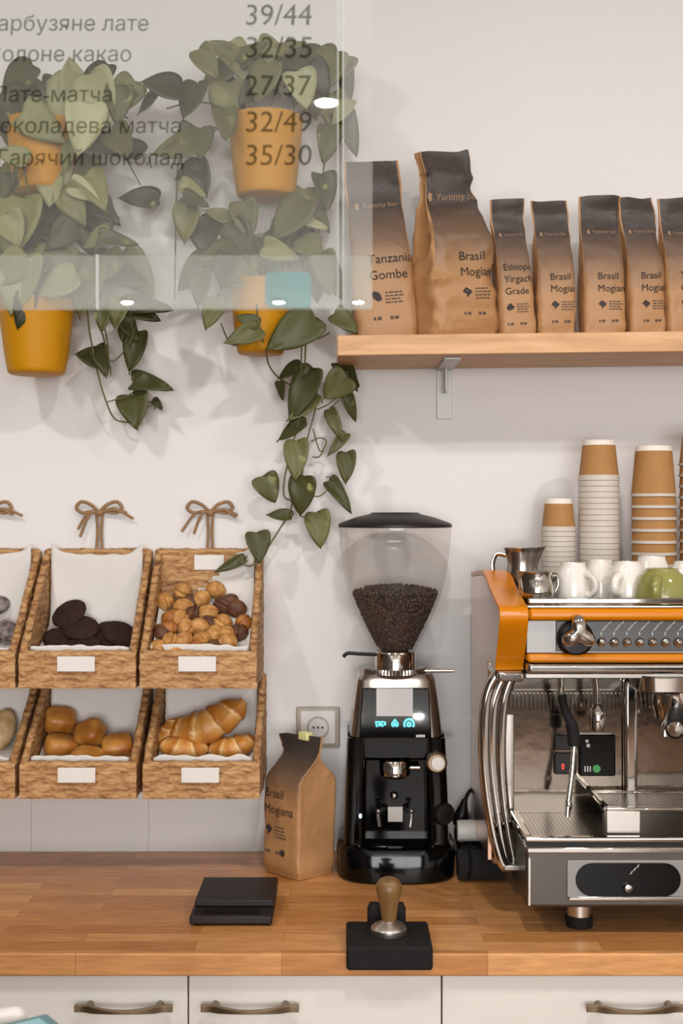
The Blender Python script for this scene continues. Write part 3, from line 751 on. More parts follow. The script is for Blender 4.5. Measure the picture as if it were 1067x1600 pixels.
planter('pothos_planter', 407, 440, 553, 96, 74, -0.115,
  trail+[(300, 428, 74, 135, .6, .35), (312, 450, 66, 100, .55, .4), (338, 392, 60, 170, .6, .3), (340, 335, 50, 200, .5, .3), (384, 345, 62, 80, .7, .6), (355, 365, 50, 30, .5, .3), (450, 345, 84, 130, .7, .45), (470, 330, 70, 100, .65, .4), (440, 395, 60, 20, .6, .45),
   (505, 345, 40, 60, .5, .3), (378, 525, 62, 160, .55, .45, -.2), (330, 490, 46, 110, .7, .2), (350, 425, 60, 100, .7, .4), (395, 400, 66, 100, .6, .4), (495, 440, 66, 85, .6, .35), (520, 440, 60, 60, .65, .45), (415, 440, 50, 90, .6, .45),
   (385, 500, 40, 200, .6, .3, -.19), (358, 883, 52, 155, .36, .4, -.07)],
  [(0.0018, [(420, 450, -.12), (450, 440, -.16), (480, 470, -.15), (478, 520, -.12), (475, 590, -.09), (468, 650, -.08), (456, 700, -.075), (445, 745, -.07), (444, 775, -.065), (456, 785, -.07), (450, 805, -.065), (436, 828, -.06), (422, 850, -.06), (403, 878, -.07), (385, 884, -.07), (370, 872, -.07)]),
   (0.0016, [(473, 520, -.13), (472, 585, -.1), (495, 615, -.1), (490, 650, -.085), (478, 695, -.08), (470, 760, -.07)]), (0.0014, [(540, 605, -.09), (515, 630, -.09), (495, 640, -.09)]),
   (0.0014, [(489, 670, -.08), (500, 705, -.075), (510, 690, -.07), (500, 684, -.07), (486, 690, -.07)]), (0.0014, [(505, 705, -.07), (498, 714, -.07), (488, 714, -.07)]), (0.0014, [(512, 765, -.07), (500, 775, -.07), (488, 775, -.07)]),
   (0.0014, [(468, 805, -.07), (478, 810, -.065), (487, 815, -.06)]), (0.0016, [(415, 545, -.16), (420, 570, -.13), (435, 590, -.09), (455, 602, -.08)]), (0.0016, [(400, 450, -.12), (402, 490, -.19), (406, 520, -.19), (412, 535, -.18)]),
   (0.0016, [(390, 450, -.12), (365, 410, -.15), (340, 385, -.13), (320, 420, -.1)]), (0.0016, [(395, 450, -.12), (385, 400, -.15), (392, 345, -.13)]), (0.0016, [(425, 450, -.12), (450, 380, -.14), (470, 340, -.14)]),
   (0.0014, [(515, 520, -.15), (500, 528, -.14), (485, 530, -.13)]), (0.0014, [(345, 505, -.08), (358, 535, -.1), (370, 540, -.14)])],
  'pothos in the lower yellow pot with the long vine trailing to the baskets', fill=[(300, 350, 500, 440, 6, 45, 70)], seed=12)

# ------------------------------------------------------------------ wicker baskets, liners, pastries
BW, BD = 0.217, 0.215
def basket(cx, zb, zlip, ztop, label, bow=True, fronttag=True, backtag=False, seed=0):
    root = empty('wicker_basket', (cx, -0.012, zb), label, 'basket', 'wicker wall baskets')
    h = BW/2; yb, yf = -0.012, -0.012-BD; th = 0.013
    mb = MB(); am = 0.0026
    mb.slab((cx-h, yf, zb), (cx+h, yf, zb), (cx+h, yf, zlip), (cx-h, yf, zlip), th, 40, 12, am, 60)      # front
    mb.slab((cx+h, yb, zb), (cx-h, yb, zb), (cx-h, yb, ztop), (cx+h, yb, ztop), th, 30, 30, am*.5, 60)      # back
    for s in (-1, 1):
        xs = cx+s*h
        a = [(xs, yb, zb), (xs, yf, zb), (xs, yf, zlip), (xs, yb, ztop)]
        if s > 0: a = [a[1], a[0], a[3], a[2]]
        mb.slab(*a, th, 34, 30, am, 60)
    i_ = 0.007
    mb.slab((cx-h+i_, yf+i_, zb+0.002), (cx-h+i_, yb-i_, zb+0.002), (cx+h-i_, yb-i_, zb+0.002), (cx+h-i_, yf+i_, zb+0.002), th*.7, 8, 8, 0.0003)
    o = mb.build('weave', 'woven', root, angle=70)
    # plaited edge round the opening
    rb = MB(); i = 0.0065
    path = [(cx-h+i, yb-i, ztop), (cx-h+i, yf+i, zlip), (cx+h-i, yf+i, zlip), (cx+h-i, yb-i, ztop), (cx-h+i, yb-i, ztop)]
    for p, q in zip(path, path[1:]):
        n = 40; pts = []; rr = []
        for k in range(n+1):
            u = k/n; p_ = Vector(p).lerp(Vector(q), u); nn = noise.noise(p_*70+Vector((seed, 0, 0)))
            pts.append(p_+Vector((0, 0, 0.0015*nn))); rr.append(0.0072+0.0005*math.sin(k*2.2)+0.0008*nn)
        rb.tube(pts, rr, 9)
    rb.build('edge_braid', 'woven', root, angle=80)
    if fronttag:
        q = P(0, 0, yf).x
        t = MB().box((cx-0.036, yf-0.006, zlip-0.031), (cx+0.034, yf-0.0045, zlip-0.003)).build('price_tag', 'tag_paper', root, bevel=0.001)
        t['label'] = 'white paper price tag'
    if backtag:
        t = MB().box((cx-0.030, yb-th-0.004, ztop-0.036), (cx+0.030, yb-th-0.0025, ztop-0.006)).build('price_tag', 'tag_paper', root, bevel=0.001)
        t['label'] = 'white paper tag on the back rim'
    if bow:
        b = MB(); zc = ztop+0.085
        for s in (-1, 1):
            b.tube(smoothline([(cx+s*0.006, -0.012, ztop-0.004), (cx+s*0.004, -0.008, ztop+0.04), (cx+s*0.006, -0.008, zc-0.004)], 5), 0.003, 7)
            lp = [(cx, -.01, zc-.006), (cx+s*.016, -.014, zc+.010), (cx+s*.036, -.012, zc+.016), (cx+s*.046, -.012, zc+.004), (cx+s*.034, -.012, zc-.006), (cx+s*.016, -.011, zc-.004), (cx, -.01, zc-.006)]
            b.tube(smoothline(lp, 6), 0.0035, 7)
        rr = random.Random(seed)
        for (x, z) in ((-.052, -.045), (-.030, -.050), (.050, -.010), (.066, -.016)):
            x += rr.uniform(-.01, .01); z += rr.uniform(-.006, .006)
            b.tube(smoothline([(cx, -.011, zc-.006), (cx+x*.5, -.016, zc+z*.25+0.004), (cx+x, -.013, zc+z)], 6), 0.0028, 7)
        b.ell((cx, -0.011, zc-0.006), (0.008, 0.007, 0.007))
        b.build('twine_bow', 'twine', root, angle=80)
    return root

def liner(cx, zb, zlip, ztop, prof, label, seed, notch=False):
    # sheet of white paper lining the basket; prof = list of (y, z) from the back rim to the front lip
    h = BW/2-0.017; nu = 26; prof = smoothline([(0, y, z) for y, z in prof], 6); vs = []
    for i, p in enumerate(prof):
        for j in range(nu+1):
            u = -1+2*j/nu; e = abs(u)**6
            k = noise.noise(Vector((u*2.2+seed, p.y*22, p.z*14)))*0.007*(1-e)
            z = p.z+0.022*e*(1 if i < len(prof)-4 else -0.2)+abs(k)*0.6
            y = p.y-k*0.4-0.001
            f = i/(len(prof)-1)
            if f > 0.93: z += 0.007*noise.noise(Vector((u*3.0+seed*2, 4, 0)))+0.004
            if f < 0.04: z -= 0.010*abs(noise.noise(Vector((u*2+seed, 0, 3))))
            if notch and f < 0.45: 
                lim = (0.45-f)/0.45*1.7-0.95
                if u < lim: z -= 0.0; y -= 0.0
            vs.append((cx+u*h, y, z))
    fs = []
    n = nu+1
    for i in range(len(prof)-1):
        for j in range(nu):
            u = -1+2*(j+.5)/nu; f = i/(len(prof)-1)
            if notch and f < 0.33 and u < (0.33-f)/0.33*1.5-0.85: continue
            fs.append((i*n+j, i*n+j+1, (i+1)*n+j+1, (i+1)*n+j))
    o = MB().add(vs, fs).build('paper_liner', 'paper', None, loc=(cx, -0.1, zb), angle=80, solid=0.0005)
    return tag(o, label, 'paper liner', 'paper basket liners')

zT = (1.2625, 1.3256, 1.5096); zB = (1.0577, 1.1196, 1.2600)
CX = {'T1': -0.7145, 'T2': -0.4905, 'T3': -0.2662, 'B1': -0.7145, 'B2': -0.4895, 'B3': -0.2605}
labs = {'T1': 'wicker basket cut by the left picture edge, upper row', 'T2': 'upper wicker basket holding dark chocolate cookies', 'T3': 'upper wicker basket heaped with golden walnut shaped cookies',
        'B1': 'wicker basket cut by the left picture edge, lower row', 'B2': 'lower wicker basket holding five square glazed buns', 'B3': 'lower wicker basket holding croissants'}
LP = {}
for i, key in enumerate(('T1', 'T2', 'T3', 'B1', 'B2', 'B3')):
    zb, zl, zt = zT if key[0] == 'T' else zB
    basket(CX[key], zb, zl, zt, labs[key], bow=key[0] == 'T', fronttag=True, backtag=key == 'T3', seed=i+1)
    if key == 'T3': pr = [(-.033, zt-.003), (-.036, zb+.19), (-.05, zb+.148), (-.10, zb+.112), (-.15, zb+.070), (-.195, zb+.042), (-.201, zb+.050), (-.205, zl+.012)]
    elif key[0] == 'T': pr = [(-.033, zt-.003), (-.036, zb+.15), (-.05, zb+.085), (-.10, zb+.060), (-.15, zb+.040), (-.195, zb+.030), (-.201, zb+.042), (-.205, zl+.010)]
    else: pr = [(-.033, zt-.003), (-.036, zb+.15), (-.05, zb+.085), (-.10, zb+.060), (-.15, zb+.038), (-.195, zb+.028), (-.201, zb+.042), (-.205, zl+.010)]
    LP[key] = pr
    liner(CX[key], zb, zl, zt, pr, {'T1': 'white paper lining the basket at the upper left edge', 'T2': 'white paper lining under the dark chocolate cookies', 'T3': 'white paper lining under the walnut shaped cookies',
          'B1': 'white paper lining the basket at the lower left edge', 'B2': 'white paper lining under the square buns', 'B3': 'white paper lining under the croissants'}[key], i*3.3+1, notch=key == 'T3')
def lz(key, y):
    pr = LP[key][1:-1]
    for (y0, z0), (y1, z1) in zip(pr, pr[1:]):
        if y1 <= y <= y0: return z0+(z1-z0)*(y-y0)/(y1-y0)
    return pr[-1][1] if y < pr[-1][0] else pr[0][1]
def rest(key, px, py, off):
    # point on the sight of (px,py) that lies off above the liner
    best = None
    for i in range(200):
        y = -0.045-0.15*i/199; q = P(px, py, y); e = q.z-lz(key, y)-off
        if best is None or abs(e) < best[0]: best = (abs(e), q)
    return best[1]

def euler(rx, ry, rz): return Euler((R(rx), R(ry), R(rz))).to_matrix()
def place(o, q, rot): o.location = q; o.rotation_euler = tuple(R(a) for a in rot)

# chocolate cookies
cm = MB().ell((0, 0, 0), (0.037, 0.031, 0.0085), fn=lambda u: 1+0.05*noise.noise(u*3)).build('chocolate_cookie', 'choc_cookie', None, angle=80)
cook = [(96, 1000, (42, 10, 10), 'dark chocolate cookie lowest at the left of its basket', .014), (128, 1008, (38, -5, 0), 'dark chocolate cookie at the front middle of the cookie pile', .012), (170, 990, (45, 6, -10), 'dark chocolate cookie right of the pile middle, edge behind another', .018),
        (188, 990, (42, 18, 10), 'rightmost dark chocolate cookie by the basket side', .020), (126, 981, (42, 8, -10), 'dark chocolate cookie in the middle of the pile, under the top one', .034), (108, 959, (50, -26, 0), 'topmost dark chocolate cookie leaning on the pile', .050)]
for i, (x, y, rot, lab, off) in enumerate(cook):
    o = cm if i == 0 else cm.copy()
    if i: C.objects.link(o)
    q = rest('T2', x, y, off+.006); place(o, q, rot); tag(o, lab, 'cookie', 'dark chocolate cookies')

# walnut-shaped cookies: two half shells with a seam
def walnut_fn(u):
    g = math.exp(-(u.y/0.10)**2)
    return 1-0.20*g+0.06*math.exp(-((abs(u.y)-0.2)/0.08)**2)+0.05*noise.noise(u*5)
base_w = {}
wal = [(280, 385, 'g'), (415, 310, 'g'), (420, 430, 'g'), (550, 370, 'g'), (665, 300, 'g'), (605, 475, 'g'), (540, 580, 'g'), (720, 550, 'g'), (655, 635, 'g'), (440, 585, 'g'), (325, 690, 'g'), (420, 690, 'g'), (535, 735, 'o'), (755, 695, 'g'), (240, 745, 'g'), (365, 785, 'g'),
       (820, 440, 'b'), (715, 420, 'b'), (335, 515, 'o'), (490, 490, 'b'), (255, 625, 'b'), (845, 620, 'b'), (880, 555, 'o'), (655, 750, 'b'), (770, 400, 'b'), (560, 680, 'g'), (480, 400, 'b'), (610, 560, 'b'), (740, 640, 'g'), (400, 520, 'g'), (300, 600, 'o')]
def rowname(y): return 'back' if y < 420 else 'middle' if y < 600 else 'front'
def colname(x): return 'left' if x < 400 else 'centre' if x < 620 else 'right'
seen = {}
for i, (x, y, k) in enumerate(wal):
    if k not in base_w:
        base_w[k] = MB().ell((0, 0, 0), (0.0205, 0.0180, 0.0172), n=28, m=16, fn=walnut_fn).build('walnut_cookie', {'g': 'walnut_gold', 'o': 'walnut_orange', 'b': 'walnut_brown'}[k], None, angle=85); o = base_w[k]
    else: o = base_w[k].copy(); C.objects.link(o)
    px, py = 200+x*.2062, 860+y*.2063
    q = rest('T3', px, py, 0.020+(0.006 if k == 'g' else 0)); place(o, q, (rnd.uniform(-70, 70), rnd.uniform(-40, 40), rnd.uniform(0, 180)))
    col = {'g': 'golden', 'o': 'orange brown', 'b': 'dark brown'}[k]
    # tell each one by its colour, row and neighbours
    key = (col, rowname(y), colname(x)); seen.setdefault(key, []).append((o, x, y))
for (col, rw, cl), items in seen.items():
    items.sort(key=lambda t: (t[2], t[1]))
    for n_, (o, x, y) in enumerate(items):
        where = {'back': 'at the back', 'middle': 'in the middle row', 'front': 'at the front'}[rw]
        side = {'left': 'on the left', 'centre': 'near the centre', 'right': 'on the right'}[cl]
        ex = '' if len(items) == 1 else (['upper ', 'lower '][n_] if len(items) == 2 else ['uppermost ', 'second highest ', 'third highest ', 'fourth highest ', 'lowest '][n_])
        tag(o, f'{ex}{col} walnut cookie {where} of the heap {side}', 'cookie', 'walnut shaped cookies')

# square buns
def bun_fn(u):
    m_ = (abs(u.x)**4+abs(u.y)**4+abs(u.z)**4)**0.25
    return (1/m_)*0.9+0.03*noise.noise(u*3)-0.05*math.exp(-((abs(u.x)-0.55)/.08)**2)
bn = MB().ell((0, 0, 0), (0.034, 0.030, 0.025), n=32, m=18, fn=bun_fn).build('glazed_bun', 'bun_crust', None, angle=80)
buns = [(94, 1126, (35, 8, 20), 'square glazed bun at the back left of its basket', .044), (140, 1147, (50, -20, -25), 'square glazed bun leaning in the middle of its basket', .036), (95, 1168, (20, 10, 30), 'square glazed bun at the front left of its basket', .024),
        (137, 1187, (15, 6, -12), 'square glazed bun at the front middle behind the paper edge', .020), (184, 1168, (30, -8, 10), 'square glazed bun beside the right side of its basket', .026)]
for i, (x, y, rot, lab, off) in enumerate(buns):
    o = bn if i == 0 else bn.copy()
    if i: C.objects.link(o)
    place(o, rest('B2', x, y, off), rot); tag(o, lab, 'bun', 'glazed buns in the basket')

# croissants
def croissant(L, Rr, bend, segs, label, q, rot):
    mb = MB(); rings = []; at = []; n = 24; m_ = 64
    for i in range(m_+1):
        s = i/m_; u = 2*s-1
        c = Vector((u*L/2, bend*(u*u), 0)); d = Vector((L/2, 2*bend*u, 0)).normalized(); sd = Vector((-d.y, d.x, 0))
        ring = []
        for j in range(n):
            t = 2*math.pi*j/n
            pos = (abs(u)*segs/2+.35+.22*math.sin(t+.6)) % 1.0
            r = Rr*(max(0.08, 1-abs(u)**2.8))**0.5*(1.02-0.17*pos)
            rr = r*(1+0.05*noise.noise(Vector((u*4, math.cos(t)*1.5, math.sin(t)*1.5))))
            ring.append(c+sd*math.cos(t)*rr+Vector((0, 0, 1))*math.sin(t)*rr*0.85)
            at.append(pos*0.8)
        rings.append(ring)
    o = mb.rings(rings, a=at).build('croissant', 'croissant_crust', None, attr='flake', angle=85)
    place(o, q, rot); return tag(o, label, 'croissant', 'croissants in the basket')
croissant(0.165, 0.039, 0.026, 5, 'large flaky croissant lying across the top of the others', P(322, 1134, -0.105), (30, -22, 0))
croissant(0.092, 0.027, 0.016, 4, 'small croissant at the front left under the large one', rest('B3', 287, 1170, .026), (20, 6, 8))
croissant(0.094, 0.026, 0.014, 4, 'small croissant at the front right under the large one', rest('B3', 362, 1168, .024), (25, -12, -6))
croissant(0.075, 0.021, 0.010, 4, 'croissant end at the back left touching the basket side', rest('B3', 258, 1150, .036), (20, -50, 20))

# cut-off goods at the left edge
rl = MB().ell((0, 0, 0), (0.026, 0.045, 0.024), n=24, m=14, fn=lambda u: 1+0.05*noise.noise(u*2.5)).build('pale_roll', 'pale_roll', None, angle=85)
for i, (x, y, off, rot, lab) in enumerate([(4, 1140, .03, (55, 0, -14), 'pale bread roll standing at the lower left picture edge'), (-42, 1160, .03, (40, 10, 20), 'pale bread roll hidden beyond the lower left picture edge')]):
    o = rl if i == 0 else rl.copy()
    if i: C.objects.link(o)
    place(o, rest('B1', x, y, off), rot); tag(o, lab, 'bread roll', 'pale rolls')
gc = MB().ell((0, 0, 0), (0.024, 0.024, 0.014), fn=lambda u: 1+0.08*noise.noise(u*4)).build('dusted_cookie', 'grey_cookie', None, angle=85)
for i, (x, y, off, lab) in enumerate([(-4, 945, .05, 'grey dusted cookie, upper one at the left picture edge'), (12, 985, .03, 'grey dusted cookie, right one at the left picture edge'), (-12, 990, .02, 'grey dusted cookie, lower one at the left picture edge'), (-40, 980, .02, 'grey dusted cookie beyond the left picture edge')]):
    o = gc if i == 0 else gc.copy()
    if i: C.objects.link(o)
    place(o, rest('T1', x, y, off), (40+i*12, i*9, i*40)); tag(o, lab, 'cookie', 'grey dusted cookies')

# ------------------------------------------------------------------ wall socket
s = empty('wall_socket', P(497, 1135, 0), 'white wall socket with beige frame left of the grinder', 'socket')
q = P(497, 1135, 0); k = PX(0)
MB().box((q.x-.044, -.010, q.z-.041), (q.x+.044, -.0035, q.z+.041)).build('frame', 'socket_border', s, bevel=.004, seg=3)
MB().box((q.x-.036, -.0135, q.z-.034), (q.x+.036, -.009, q.z+.034)).build('plate', 'socket_white', s, bevel=.005, seg=3)
rot = Matrix.Rotation(math.pi/2, 3, 'X')
MB().lathe([(.0225, 0), (.0225, .003), (.0195, .003), (.0190, -.001)], (q.x, -.0130, q.z), 32, rot).build('rim', 'socket_border', s)
d = MB()
for dx in (-.009, 0, .009): d.lathe([(.0001, .0012), (.0024, .0012), (.0024, 0)], (q.x+dx, -.0133, q.z), 12, rot)
d.build('holes', 'socket_dark', s)

# ------------------------------------------------------------------ coffee grinder
GX, GY = 0.1035, -0.13
g = empty('coffee_grinder', (GX, GY, CT), 'black coffee grinder with clear hopper full of beans', 'grinder')
b = MB()
b.loft([(CT+.001, GX, -.132, .108, .100, 3.2), (CT+.004, GX, -.132, .112, .104, 3.2), (CT+.045, GX, -.132, .113, .104, 3.4), (CT+.062, GX, -.130, .110, .100, 3.4), (CT+.068, GX, -.128, .104, .092, 3.6)], 64)
b.build('base', 'black_gloss', g, angle=35)
b = MB()
b.loft([(.966, GX, -.098, .100, .066, 6), (1.06, GX, -.098, .097, .066, 6), (1.166, GX, -.098, .0925, .066, 6)], 56)                # core
for sx in (-1, 1):
    b.loft([(.966, GX+sx*.079, -.165, .021, .042, 4), (1.06, GX+sx*.077, -.165, .020, .042, 4), (1.166, GX+sx*.0735, -.165, .019, .040, 4)], 32)   # cheeks
b.loft([(1.122, GX, -.16, .085, .030, 5), (1.130, GX, -.16, .088, .045, 5), (1.166, GX, -.16, .091, .046, 5)], 48)
b.build('body', 'black_gloss', g, angle=30)
# head with polished cheeks
b = MB().loft([(1.1665, GX, -.115, .0885, .085, 7), (1.225, GX, -.115, .0815, .080, 7), (1.272, GX, -.113, .075, .070, 7), (1.282, GX, -.110, .070, .064, 6)], 56)
b.build('head', 'steel', g, angle=30)
def fr(px, py, Y): return P(px, py, Y)
# display panel leaning back on the head front
A = [fr(561, 1153, -.2055), fr(674, 1153, -.2055), fr(670, 1075, -.1880), fr(566, 1075, -.1880)]
dp = MB().prism([a+Vector((0, -.003, 0)) for a in A], (0, .014, 0)).build('display_panel', 'display_glass', g, bevel=.002)
nrm = (A[1]-A[0]).cross(A[3]-A[0]).normalized()
if nrm.y > 0: nrm = -nrm
def onpanel(px, py, off=0.0):
    t = (1153-py)/(1153-1075); Y = -.2055+.0175*t-.003
    return P(px, py, Y-off)
MB().prism([onpanel(588, 1119, .0006), onpanel(645, 1119, .0006), onpanel(645, 1076, .0006), onpanel(588, 1076, .0006)], (0, .0005, 0)).build('screen', 'screen_grey', dp, smooth=False)
def icon(poly, x, y, sc, holes=False):
    c = onpanel(x, y, .0008); kk = PX(-.2)*sc
    return [c+Vector((a*kk, 0, b_*kk)) for a, b_ in poly]
ic = MB()
cup = [(-8, 5), (5, 5), (9, 4), (9, -1), (5, -2), (3, -6), (-5, -6), (-7, -2)]
drop = [(0, 9), (5, 3), (6, -1), (3, -5), (0, -8), (-3, -5), (-6, -1), (-5, 3)]
rnd2 = [(9*math.cos(i*math.pi/7), 10*math.sin(i*math.pi/7)) for i in range(14)]
def ring_poly(poly, x, y, th=0.68):
    o = icon(poly, x, y, 1); i_ = icon(poly, x, y, th); n = len(o)
    vs = o+i_+[p+Vector((0, .0004, 0)) for p in o]+[p+Vector((0, .0004, 0)) for p in i_]; fs = []
    for k_ in range(n):
        l = (k_+1) % n
        fs += [(k_, l, n+l, n+k_), (2*n+k_, 3*n+k_, 3*n+l, 2*n+l), (k_, 2*n+k_, 2*n+l, l), (n+k_, n+l, 3*n+l, 3*n+k_)]
    ic.add(vs, fs)
for poly, x in ((cup, 594), (drop, 617), (rnd2, 639)):
    ring_poly(poly, x, 1132); ring_poly([(a*.45, b_*.45) for a, b_ in poly], x, 1132, 0.3)
ic.build('icons', 'icon_cyan', dp, smooth=False)
MB().prism([onpanel(650, 1152, .0006), onpanel(664, 1152, .0006), onpanel(664, 1148, .0006), onpanel(650, 1148, .0006)], (0, .0004, 0)).build('badge', 'icon_grey', dp, smooth=False)
# collar and adjusting ring
kr = MB(); rs = []
for z in (1.281, 1.283, 1.289, 1.291):
    rs.append([Vector((GX+(.0595+(.0012 if j % 2 else 0)-(0.002 if z in (1.281, 1.291) else 0))*math.cos(2*math.pi*j/120), GY+(.0595+(.0012 if j % 2 else 0))*math.sin(2*math.pi*j/120), z)) for j in range(120)])
kr.rings(rs).build('adjusting_ring', 'steel', g, angle=20)
MB().lathe([(.0395, 1.290), (.0395, 1.318), (.037, 1.322)], (GX, GY, 0), 40, None, (True, True)).build('collar', 'chrome', g)
z0 = 1.322
prof = [(.036, z0), (.042, z0+.006), (.050, z0+.022), (.062, z0+.046), (.076, z0+.075), (.088, z0+.105), (.097, z0+.14), (.103, z0+.175), (.1065, z0+.21), (.108, z0+.238)]
MB().lathe(prof, (GX, GY, 0), 64).build('hopper', 'hopper_glass', g, angle=80)
MB().lathe([(.001, 1.5895), (.045, 1.589), (.050, 1.586), (.075, 1.580), (.106, 1.569), (.1095, 1.566), (.1095, 1.5605), (.103, 1.560), (.001, 1.560)], (GX, GY, 0), 64).build('hopper_lid', 'dark_plastic', g, angle=30)
# lever and rod
MB().tube(smoothline([(GX-.036, GY-.03, 1.318), (GX-.07, GY-.035, 1.320), (GX-.092, GY-.035, 1.321), (GX-.100, GY-.035, 1.314)], 5), .0035, 8).build('gate_lever', 'black_plastic', g)
MB().tube([(GX+.056, GY-.02, 1.286), (GX+.112, GY-.02, 1.286)], .0035, 10).build('adjusting_rod', 'steel', g)
# spout, knobs, fork, light
q = P(617, 1198, -.185)
MB().lathe([(.020, -.020), (.0285, -.014), (.029, .010), (.026, .014), (.024, .010), (.0235, -.012), (.0195, -.018)], q, 40).build('spout_ring', 'chrome', g)
MB().lathe([(.006, 0), (.006, .02)], q+Vector((.027, .004, -.002)), 12, Matrix.Rotation(math.pi/2, 3, 'Y'), (True, True)).build('screw', 'steel', g)
q = P(682, 1191, -.215); kb = MB().lathe([(.019, -.012), (.0195, .006), (.016, .010), (.0001, .010)], q, 32, rot).build('dose_knob', 'bronze', g)
MB().lathe([(.013, .0105), (.012, .014), (.0001, .0145)], q+Vector((.0015, 0, 0)), 28, rot).build('knob_face', 'white_plastic', kb)
MB().ell(P(616, 1243, -.17), (.0075, .007, .0075)).build('fork_bolt', 'steel', g)
f = MB()
for sx in (-1, 1):
    q = P(617+sx*24, 1268, -.20)
    f.tube(smoothline([P(617+sx*8, 1262, -.165), P(617+sx*20, 1266, -.19), P(617+sx*26, 1272, -.215), P(617+sx*24, 1292, -.222)], 5), .0035, 8)
    f.ell(P(617+sx*26, 1267, -.212), (.006, .006, .0045))
f.box(tuple(P(606, 1284, -.185)), tuple(P(628, 1256, -.16)))
f.build('portafilter_fork', 'brushed_steel', g)
q = P(692, 1271, -.2); MB().lathe([(.020, -.008), (.022, -.004), (.022, .004), (.018, .012), (.007, .013), (.006, .010), (.0001, .010)], q, 28, Matrix.Rotation(math.pi/2, 3, 'X') @ Matrix.Rotation(R(18), 3, 'Y')).build('side_knob', 'black_plastic', g)
MB().ell(P(563, 1275, -.2105), (.003, .002, .0045)).build('power_light', 'led_blue', g)
# beans
bm_ = MB()
inner = [(max(.001, r-.0045), z) for r, z in prof]
cut = 1.4425
pts = [(.002, z0+.002)]+[(r-.006, z) for r, z in inner if z < cut-.01]+[(.0795, cut-.014), (.05, cut-.002), (.001, cut+.002)]
bm_.lathe(pts, (GX, GY, 0), 48)
def bean(c, rotm, s):
    bm_.ell(c, (.0052*s, .0038*s, .0030*s), rotm, 7, 5)
def rad(z):
    for (r0, a), (r1, b_) in zip(inner, inner[1:]):
        if a <= z <= b_: return r0+(r1-r0)*(z-a)/(b_-a)
    return inner[-1][0]
for i in range(1500):
    z = z0+.006+(cut-.012-z0)*rnd.random()**.75; a = rnd.uniform(0, 2*math.pi); r = rad(z)-.0062
    bean((GX+r*math.cos(a), GY+r*math.sin(a), z), euler(rnd.uniform(0, 360), rnd.uniform(0, 360), rnd.uniform(0, 360)), rnd.uniform(.75, 1.0))
for i in range(420):
    r = .080*math.sqrt(rnd.random()); a = rnd.uniform(0, 2*math.pi)
    bean((GX+r*math.cos(a), GY+r*math.sin(a), cut+.003-.012*(r/.08)**2+rnd.uniform(-.001, .004)), euler(rnd.uniform(0, 360), rnd.uniform(0, 360), 0), rnd.uniform(.8, 1.05))
o = bm_.build('coffee_beans', 'bean', None, loc=(GX, GY, z0), angle=80)
tag(o, 'dark roasted coffee beans filling the clear hopper', 'coffee beans', kind='stuff')

# ------------------------------------------------------------------ scale
s = empty('coffee_scale', (-.185, -.38, CT), 'flat black coffee scale lying on the worktop', 'scale')
x0, x1 = -.2535, -.1155
MB().box((x0, -.470, CT+.003), (x1, -.285, CT+.017)).build('base', 'dark_plastic', s, bevel=.003)
MB().box((x0+.004, -.420, CT+.0175), (x1+.001, -.283, CT+.029)).build('weighing_plate', 'dark_plastic', s, bevel=.002)
MB().box((x0+.02, -.460, CT+.0172), (x1-.02, -.432, CT+.0178)).build('display', 'black_gloss', s, smooth=False)
d = MB()
for i in range(2): d.lathe([(.006, 0), (.006, .001), (.0001, .001)], (x1-.012 if i else x0+.012, -.446, CT+.017), 16)
d.build('buttons', 'black_plastic', s)
d = MB()
for sx in (x0+.012, x1-.012):
    for y in (-.458, -.298): d.lathe([(.006, 0), (.006, .0032)], (sx, y, CT), 12, None, (True, True))
d.build('feet', 'black_rubber', s)

# ------------------------------------------------------------------ tamping mat and tamper
mx0, mx1 = P(541, 0, -.61).x, P(676, 0, -.61).x; mc = (mx0+mx1)/2
t = empty('tamping_mat', (mc, -.55, CT), 'black rubber tamping mat hooked over the worktop edge', 'mat')
MB().box((mx0, -.618, .879), (mx1, -.6008, CT+.017)).box((mx0, -.6015, CT+.0006), (mx1, -.492, CT+.017)).build('mat', 'black_rubber', t, bevel=.005, seg=3)
rs_ = MB(); q = mc-.001
for sx in (-1, 1): rs_.loft([(CT+.0172, q+sx*.020, -.505, .0115, .012, 3), (CT+.042, q+sx*.020, -.505, .0115, .011, 3), (CT+.050, q+sx*.020, -.505, .008, .008, 3)], 24)
rs_.box((q-.02, -.506, CT+.0172), (q+.02, -.496, CT+.034))
rs_.build('tamper_rest', 'black_rubber', t)
tc_ = Vector((mc+.001, -.560, CT+.0178))
t = empty('tamper', tc_, 'wooden handled coffee tamper standing on the black mat', 'tamper')
MB().lathe([(.001, 0), (.0285, 0), (.0292, .002), (.0290, .010), (.024, .0155), (.015, .019), (.011, .022)], tc_, 40, None, (False, True)).build('base', 'satin_steel', t, angle=35)
MB().lathe([(.0112, .022), (.0125, .027), (.0135, .036), (.0150, .048), (.0185, .060), (.0208, .070), (.0205, .079), (.016, .086), (.009, .0895), (.0005, .0902)], tc_, 36).build('handle', 'wood_handle', t, angle=60)

